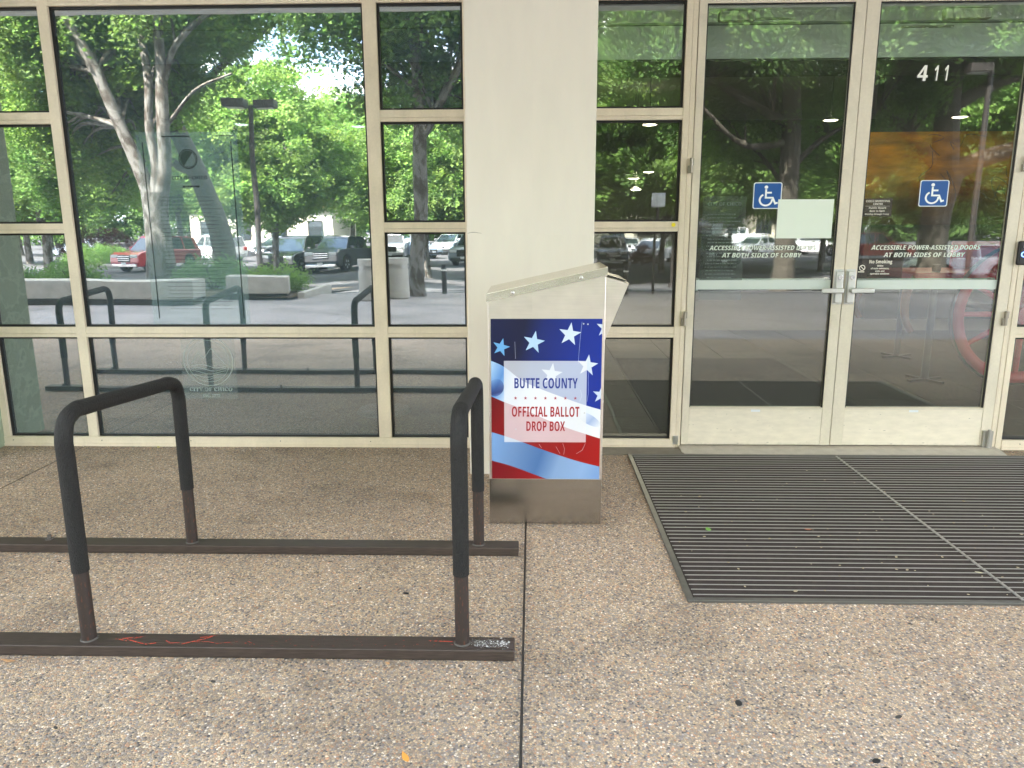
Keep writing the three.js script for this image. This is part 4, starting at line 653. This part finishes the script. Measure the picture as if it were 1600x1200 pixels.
car('suv', 'grey car facing the plaza right of the slender trunk', [0.25, 0.29, 0.34], -3.4, 43.5, PI + 0.25, { metal: 0.3 });
car('suv', 'dark blue car in the window beside the column', [0.06, 0.1, 0.2], 5.2, 44.5, PI + 0.1, { chrome: true });
car('sedan', 'white car far back in the window beside the column', [0.7, 0.72, 0.75], 8.2, 60, PI + 0.1);
car('hatch', 'white car near the dark red shrub', [0.72, 0.74, 0.77], 8.3, 47.5, PI + 0.5);
car('suv', 'grey car at the hinge side of the left door', [0.2, 0.2, 0.22], 10.4, 40.5, PI - 0.1);
car('pickup', 'white pickup truck far back in the left door', [0.75, 0.76, 0.77], 23, 82, -PI / 2);
car('sedan', 'silver car in the middle of the left door', [0.42, 0.45, 0.48], 17.6, 56, PI + 0.9, { metal: 0.3 });
car('suv', 'white car with red flash in the left door', [0.7, 0.68, 0.7], 22.6, 57, PI - 0.8);
car('suv', 'dark red car behind the trunk in the right door', [0.3, 0.02, 0.02], 24.0, 50, PI / 2 + 0.2);
car('hatch', 'white car seen side on in the right door', [0.76, 0.77, 0.79], 19.4, 30.6, -PI / 2 - 0.2);
car('hatch', 'white car at the far right behind the side on car', [0.72, 0.72, 0.74], 24.5, 31.5, -PI / 2 - 0.1);

// ---------- trees ----------
function leafClump(seed, n, R0, size) {
  const R = rng(seed), gs = [], v = V3(), q = new THREE.Quaternion(), e = new THREE.Euler();
  const pos = [], nor = [];
  for (let i = 0; i < n; i++) {
    const s = size * (0.65 + 0.7 * R()), o = V3((R() + R() - 1) * R0, (R() + R() - 1) * R0 * 0.75, (R() + R() - 1) * R0); e.set((R() - 0.5) * 2.0, R() * 6.28, (R() - 0.5) * 2.0); q.setFromEuler(e);
    const P = [[0, 0, -0.5], [0.5, 0.12, 0.02], [0.2, 0.05, 0.2], [0, 0, 0.62], [-0.2, 0.05, 0.2], [-0.5, 0.12, 0.02]].map((p) => V3(p[0] * s, p[1] * s, p[2] * s).applyQuaternion(q).add(o));
    for (const [a, b, c] of [[0, 1, 3], [1, 2, 3], [0, 3, 5], [3, 4, 5]]) for (const k of [a, c, b]) pos.push(P[k].x, P[k].y, P[k].z);
  }
  const g = new THREE.BufferGeometry(); g.setAttribute('position', new THREE.Float32BufferAttribute(pos, 3)); g.computeVertexNormals(); return g;
}
const CLUMP = [leafClump(1, 105, 0.5, 0.082), leafClump(2, 95, 0.5, 0.08), leafClump(3, 70, 0.46, 0.11)];
// limbs: polylines [x,y,z,r]; blobs: [cx,cy,cz, rx,ry,rz, tips]; all relative to the base
function tree(name, label, pos, limbs, blobs, o = {}) {
  const t = thing(name, label, 'tree', pos, 0, o.group), R = rng(o.seed ?? 1), wood = limbs.map((l) => limb(l, l[0][3] > 0.1 ? 16 : 8, 5, 0.05, o.seed)), nodes = limbs.flatMap((l) => l.slice(1).map((p) => p)), m4 = [], col = [];
  const m = new THREE.Matrix4(), q = new THREE.Quaternion(), e = new THREE.Euler(), c = new THREE.Color();
  for (const [cx, cy, cz, rx, ry, rz, n, dens = 1] of blobs) for (let i = 0; i < n; i++) {
    let a = R() * 6.283, u = 2 * R() - 1, rr = Math.pow(R(), 0.42), s = Math.sqrt(1 - u * u); const tip = [cx + rx * rr * s * Math.cos(a), cy + ry * rr * u, cz + rz * rr * s * Math.sin(a)];
    let best = null, bd = 1e9; for (const p of nodes) { const d = (p[0] - tip[0]) ** 2 + ((p[1] - tip[1]) * 1.2 + 0.6) ** 2 + (p[2] - tip[2]) ** 2; if (d < bd) { bd = d; best = p; } }
    const r0 = Math.min(best[3] * 0.5, 0.05 + 0.008 * Math.sqrt(bd)); if (bd > 0.3) wood.push(limb([[best[0], best[1], best[2], r0], [lerp(best[0], tip[0], 0.5) + (R() - 0.5) * 0.5, lerp(best[1], tip[1], 0.5) + 0.25 + R() * 0.3, lerp(best[2], tip[2], 0.5) + (R() - 0.5) * 0.5, r0 * 0.6], [...tip, 0.008]], 5, 3));
    const k = Math.round((o.per ?? 16) * dens * (0.5 + R())), tone = 0.75 + 0.5 * R();
    for (let j = 0; j < k; j++) {
      const g = () => (R() + R() + R() - 1.5) * 1.1, sp = o.spread ?? 0.75; e.set((R() - 0.5) * 0.8, R() * 6.283, (R() - 0.5) * 0.8); q.setFromEuler(e); const sc = (o.leaf ?? 1) * (0.7 + 0.6 * R());
      m.compose(V3(tip[0] + g() * sp, tip[1] + g() * sp * 0.6, tip[2] + g() * sp), q, V3(sc, sc, sc)); m4.push(m.clone()); const w = tone * (0.8 + 0.4 * R()); col.push([w * (0.9 + 0.25 * R()), w, w * (0.8 + 0.3 * R())]);
    }
  }
  mesh('trunk', wood, o.bark ?? M.barkPlane, t);
  const im = new THREE.InstancedMesh(CLUMP[o.clump ?? 0], o.leafMat ?? M.leafMid, m4.length); im.name = 'crown'; im.userData.kind = 'stuff'; im.castShadow = im.receiveShadow = true;
  m4.forEach((a, i) => { im.setMatrixAt(i, a); im.setColorAt(i, c.setRGB(...col[i])); }); t.add(im); return t;
}
tree('plane_tree', 'big pale barked tree with three limbs behind the long seat wall', [-8.6, 0, 12.5], [
  [[0, -0.3, 0, 0.368], [0, 0.6, 0, 0.304], [0, 1.5, 0, 0.272], [0.02, 2.2, 0, 0.288]],
  [[-0.05, 2.0, 0, 0.176], [-0.2, 2.5, 0, 0.152], [-0.55, 3.6, -0.1, 0.128], [-0.9, 4.75, -0.2, 0.120], [-1.55, 6.1, -0.3, 0.104], [-2.3, 7.6, -0.3, 0.056]],
  [[0.05, 2.1, 0, 0.160], [0.1, 2.7, 0, 0.112], [0.0, 3.5, 0.1, 0.096], [0.08, 4.4, 0.1, 0.088], [-0.12, 5.7, 0.3, 0.080], [-0.3, 8, 0.5, 0.040]],
  [[0.1, 2.0, 0, 0.176], [0.28, 2.7, 0, 0.144], [0.42, 3.6, -0.1, 0.136], [0.45, 4.5, -0.1, 0.120], [0.55, 5.7, -0.2, 0.096], [0.9, 8.4, -0.3, 0.040]],
  [[0.45, 4.4, -0.1, 0.080], [0.8, 5.3, 0, 0.072], [1.7, 6.3, 0.6, 0.056], [3.2, 7.0, 1.5, 0.040], [5.0, 7.4, 2.2, 0.024]], [[0.42, 3.6, 0, 0.048], [1.2, 4.3, -0.2, 0.036], [2.2, 4.6, -0.5, 0.024]],
], [[-0.6, 7.3, 1.8, 4.0, 2.7, 2.4, 175], [-2.8, 4.8, 2.6, 2.4, 1.8, 1.2, 80], [3.6, 7.2, 2.0, 2.2, 1.6, 2.0, 18], [-2.6, 5.6, 0.2, 1.3, 0.8, 0.6, 16]], { seed: 11, leafMat: M.leafBright, per: 7, spread: 0.7, group: 'trees around the car park' });
tree('plane_tree', 'dark leaning tree trunk right of the big pale tree', [-8.9, -0.4, 17], [[[0.05, -0.1, 0, 0.36], [-0.1, 1.7, 0, 0.3], [-0.65, 3.4, 0, 0.27], [-1.2, 4.9, 0, 0.22], [-1.7, 6.8, 0.2, 0.16], [-1.8, 9, 0.3, 0.08]], [[-0.65, 3.3, 0, 0.16], [-1.9, 3.8, 0.4, 0.12], [-3.4, 5.0, 0.8, 0.07]], [[-1.2, 4.9, 0, 0.14], [0.2, 6.3, 0.6, 0.1], [1.6, 7.4, 0.9, 0.05]]],
  [[-2.6, 8.8, 1, 3.6, 2.6, 3.5, 105], [-5.0, 5.0, 2.5, 3.0, 3.0, 2.0, 110]], { seed: 12, bark: M.barkDark, leafMat: M.leafMid, per: 7, group: 'trees around the car park' });
tree('plane_tree', 'slender forked tree standing on the plaza beside the litter bins', [-2.35, 0, 10.7], [[[0, -0.1, 0, 0.19], [0, 0.5, 0, 0.15], [0.08, 1.7, 0, 0.14], [0.1, 3.1, 0, 0.145], [0.08, 4.6, 0.05, 0.1], [0.04, 6.5, 0.1, 0.06]], [[0.1, 3.1, 0, 0.1], [0.4, 3.6, 0, 0.09], [0.9, 4.4, -0.1, 0.08], [1.7, 5.7, -0.2, 0.04]], [[0.1, 4.0, 0, 0.05], [-0.8, 4.7, 0.2, 0.03], [-1.5, 5.2, 0.2, 0.02]]],
  [[0.6, 5.9, 0.4, 3.4, 1.7, 2.2, 150], [0.2, 3.9, 0.8, 1.6, 0.7, 0.8, 14]], { seed: 13, leafMat: M.leafMid, per: 6, spread: 0.6, clump: 1, group: 'trees around the car park' });
tree('plane_tree', 'straight dark trunk tree in the left door', [6.3, -0.2, 14.5], [[[0, -0.1, 0, 0.34], [0.02, 0.6, 0, 0.26], [0, 2.4, 0, 0.24], [-0.03, 4.1, 0, 0.23], [-0.15, 6, 0.1, 0.17], [-0.2, 9, 0.2, 0.07]], [[-0.05, 4.0, 0, 0.12], [-0.5, 4.2, 0, 0.11], [-2.0, 5.0, 0, 0.09], [-3.2, 5.4, 0, 0.05]], [[-0.05, 2.9, 0, 0.08], [1.0, 3.8, 0.3, 0.06], [2.1, 4.2, 0.5, 0.03]], [[0, 3.6, 0, 0.1], [-1.2, 3.5, -0.3, 0.07], [-2.4, 4.4, -0.6, 0.04]]],
  [[-0.6, 7.0, 0.8, 4.4, 2.4, 3.2, 170], [0.2, 4.0, 1.6, 3.4, 1.3, 1.4, 28]], { seed: 14, bark: M.barkDark, leafMat: M.leafMid, per: 7, group: 'trees around the car park' });
tree('plane_tree', 'massive forking dark tree in the right door', [11.25, -0.4, 17], [[[0, -0.2, 0, 0.42], [0, 0.8, 0, 0.36], [-0.02, 2.1, 0, 0.38], [0.1, 3.2, 0, 0.48]], [[0.1, 3.1, 0, 0.34], [0.9, 3.5, 0, 0.24], [2.2, 3.9, 0.1, 0.2], [4.2, 4.6, 0.3, 0.12]], [[0.1, 3.2, 0, 0.36], [0.0, 4.8, 0, 0.3], [0.15, 6.5, 0.1, 0.22], [0.3, 9.2, 0.2, 0.08]], [[0, 3.3, 0, 0.2], [-0.9, 4.2, 0.1, 0.15], [-2.4, 5.7, 0.3, 0.08]], [[0.05, 4.9, 0, 0.2], [1.4, 5.6, 0, 0.16], [2.9, 5.9, 0.1, 0.1], [4.0, 6.6, 0.2, 0.05]]],
  [[-0.4, 7.6, 0.8, 4.4, 2.4, 3.5, 160], [-2.0, 4.8, 1.0, 2.6, 1.6, 1.6, 34]], { seed: 15, bark: M.barkDark, leafMat: M.leafMid, per: 7, group: 'trees around the car park' });
// smaller trees among the parked cars: three kinds, then copies
const kinds = [1, 2, 3].map((s) => {
  const R = rng(60 + s), limbs = [[[0, -0.2, 0, 0.2], [0.05, 1.4, 0, 0.15], [0.1, 2.6, 0.05, 0.14]]];
  for (let i = 0; i < 4; i++) { const a = i * 1.57 + R(), w = 0.5 + R() * 0.5; limbs.push([[0.1, 2.4, 0.05, 0.1], [Math.cos(a) * w, 3.6, Math.sin(a) * w, 0.08], [Math.cos(a) * w * 2.2, 5.2 + R(), Math.sin(a) * w * 2.2, 0.06], [Math.cos(a) * w * 2.8, 7.2 + R(), Math.sin(a) * w * 2.8, 0.03]]); }
  return [limbs, [[0, 6.6, 0, 3.8, 3.2, 3.8, 150], [0, 4.2, 0, 3.5, 1.5, 3.5, 80, 0.9]], { seed: 60 + s, leafMat: [M.leafBright, M.leafBright, M.leafBright][s - 1], per: 6, spread: 0.95, clump: 2, leaf: 1.15, group: 'trees around the car park' }];
});
const spots = [[-11.8, 30, 1, 0.95, 'tree close behind the lamp post'], [-4.8, 31, 0, 0.85, 'bright tree right of the lamp post at the car park edge'], [1.2, 29, 1, 1.1, 'bright tree at the car park edge behind the column'], [6.6, 30, 0, 1.1, 'bright tree at the car park edge near the left door'], [16.5, 27, 1, 1.0, 'bright tree between the two doors'], [-22.5, 30, 2, 1.2, 'tree at the car park edge left of the big pale tree'], [-26, 33, 0, 1.05, 'bushy tree left of the red car'], [-15.6, 41.5, 1, 0.95, 'pale stemmed tree behind the black car'], [-6.9, 41, 0, 0.95, 'tree behind the grey pickup'], [-2.6, 52, 1, 1.05, 'tree far behind the slender trunk'], [3.4, 40, 0, 1.0, 'tree in line with the column'], [7.0, 36.5, 2, 0.95, 'multi stemmed tree in the window beside the column'], [12.2, 43, 1, 1.05, 'tree behind the hinge side of the left door'], [19, 46, 0, 1.05, 'tree right of the trunk in the left door'], [15.2, 36, 1, 0.8, 'white stemmed tree left of the forking tree'], [27.5, 44, 0, 1.0, 'tree at the right end of the car park'],
  [-34, 46, 2, 1.25, 'dark tree at the far left'], [-28, 56, 2, 1.3, 'tree before the left end of the office'], [-12, 58, 0, 1.2, 'tree before the right end of the office'], [-4, 66, 2, 1.35, 'tall tree at the back of the car park'], [4.5, 62, 1, 1.25, 'tree at the back in line with the column'], [13, 66, 0, 1.3, 'tall tree at the back of the left door'], [23, 66, 2, 1.3, 'tree at the back between the doors'], [32, 60, 1, 1.2, 'tree far right behind the cars'], [-44, 60, 0, 1.4, 'tall tree at the far left back'], [41, 58, 2, 1.3, 'tree outside right of the doors'], [-19, 76, 2, 1.5, 'big tree behind the white office'], [-36, 76, 0, 1.5, 'big tree left of the white office'], [-2, 86, 1, 1.6, 'big tree at the far centre'], [16, 88, 2, 1.6, 'big tree at the far right centre'], [34, 86, 0, 1.6, 'big tree at the far right'], [-54, 80, 1, 1.6, 'big tree at the left horizon']];
const protos = {};
spots.forEach(([x, z, k, s, l], i) => {
  let t;
  if (!protos[k]) t = protos[k] = tree('park_tree', l, [0, 0, 0], ...kinds[k]); else { t = protos[k].clone(); t.name = numbered('park_tree'); scene.add(t); t.userData = { ...protos[k].userData, label: l }; }
  t.position.set(x, gy(z), z); t.rotation.y = i * 2.4; t.scale.set(s, s * (1 + 0.1 * Math.sin(i * 3)), s);
});
{ // the wood that closes the view far behind the car park
  const R = rng(99), n = 5200, im = new THREE.InstancedMesh(CLUMP[2], M.leafMid, n), m = new THREE.Matrix4(), q = new THREE.Quaternion();
  for (let i = 0; i < n; i++) { const x = (R() - 0.5) * 230, top = 11 + 5 * fbm(x / 14, 2, 5, 3), y = -1 + top * Math.pow(R(), 0.8), z = 98 + 9 * R() + 3 * Math.sin(x / 9); q.setFromEuler(new THREE.Euler(R(), R() * 6, R())); const k = 2.6 + 1.6 * R(); m.compose(V3(x, y, z), q, V3(k, k, k)); im.setMatrixAt(i, m); im.setColorAt(i, new THREE.Color().setScalar(0.6 + 0.6 * R())); }
  im.name = 'far_wood'; im.userData.kind = 'stuff'; im.userData.label = 'green wood closing the view far behind the car park'; scene.add(im);
}
function shrub(label, x, z, r, h, mat, seed, group = 'low shrubs') {
  const y = x < -4.6 && x > -13.5 && z < 15.5 ? gy(z) + 0.06 : gy(z), t = thing('shrub', label, 'shrub', [x, y, z], 0, group), R = rng(seed), n = Math.round(60 * r * r + 26), im = new THREE.InstancedMesh(CLUMP[1], mat, n), m = new THREE.Matrix4(), q = new THREE.Quaternion();
  for (let i = 0; i < n; i++) { const a = R() * 6.283, d = Math.sqrt(R()) * r, yy = h * (0.2 + 0.8 * R()) * Math.sqrt(Math.max(0, 1 - (d / r) ** 2 * 0.8)); q.setFromEuler(new THREE.Euler(R(), R() * 6, R())); const s = 0.4 + 0.25 * R(); m.compose(V3(d * Math.cos(a), yy, d * Math.sin(a)), q, V3(s, s, s)); im.setMatrixAt(i, m); im.setColorAt(i, new THREE.Color().setScalar(0.75 + 0.5 * R())); }
  im.name = 'foliage'; im.userData.kind = 'stuff'; im.castShadow = true; t.add(im); mesh('stem', [0, 1, 2, 3].map((k) => limb([[0, -0.1, 0, 0.03], [Math.cos(k * 1.6) * r * 0.3, h * 0.4, Math.sin(k * 1.6) * r * 0.3, 0.02], [Math.cos(k * 1.6) * r * 0.6, h * 0.75, Math.sin(k * 1.6) * r * 0.6, 0.008]], 5, 2)), M.barkDark, t);
}
shrub('green shrub behind the middle of the long seat wall', -9.9, 11.2, 0.7, 0.65, M.leafMid, 71); shrub('green shrub between the two seat walls', -7.2, 12.0, 0.75, 0.7, M.leafMid, 72); shrub('bright green shrub inside the planter kerb', -5.5, 11.6, 0.6, 0.55, M.leafBright, 73); shrub('green shrub behind the left end of the long seat wall', -11.6, 11.6, 0.7, 0.55, M.leafMid, 74);
shrub('clipped green hedge left of the red car', -27, 42, 2.0, 1.3, M.leafMid, 75); shrub('dark red shrub behind the clipped hedge', -30.5, 48, 2.4, 2.6, M.leafRed, 76); shrub('dark red shrub beside the white car near the left door', 7.0, 43.5, 0.9, 1.3, M.leafRed, 77); shrub('low green shrub under the slender tree row', -1.2, 30, 0.8, 0.7, M.leafMid, 78);

renderer.render(scene, camera);
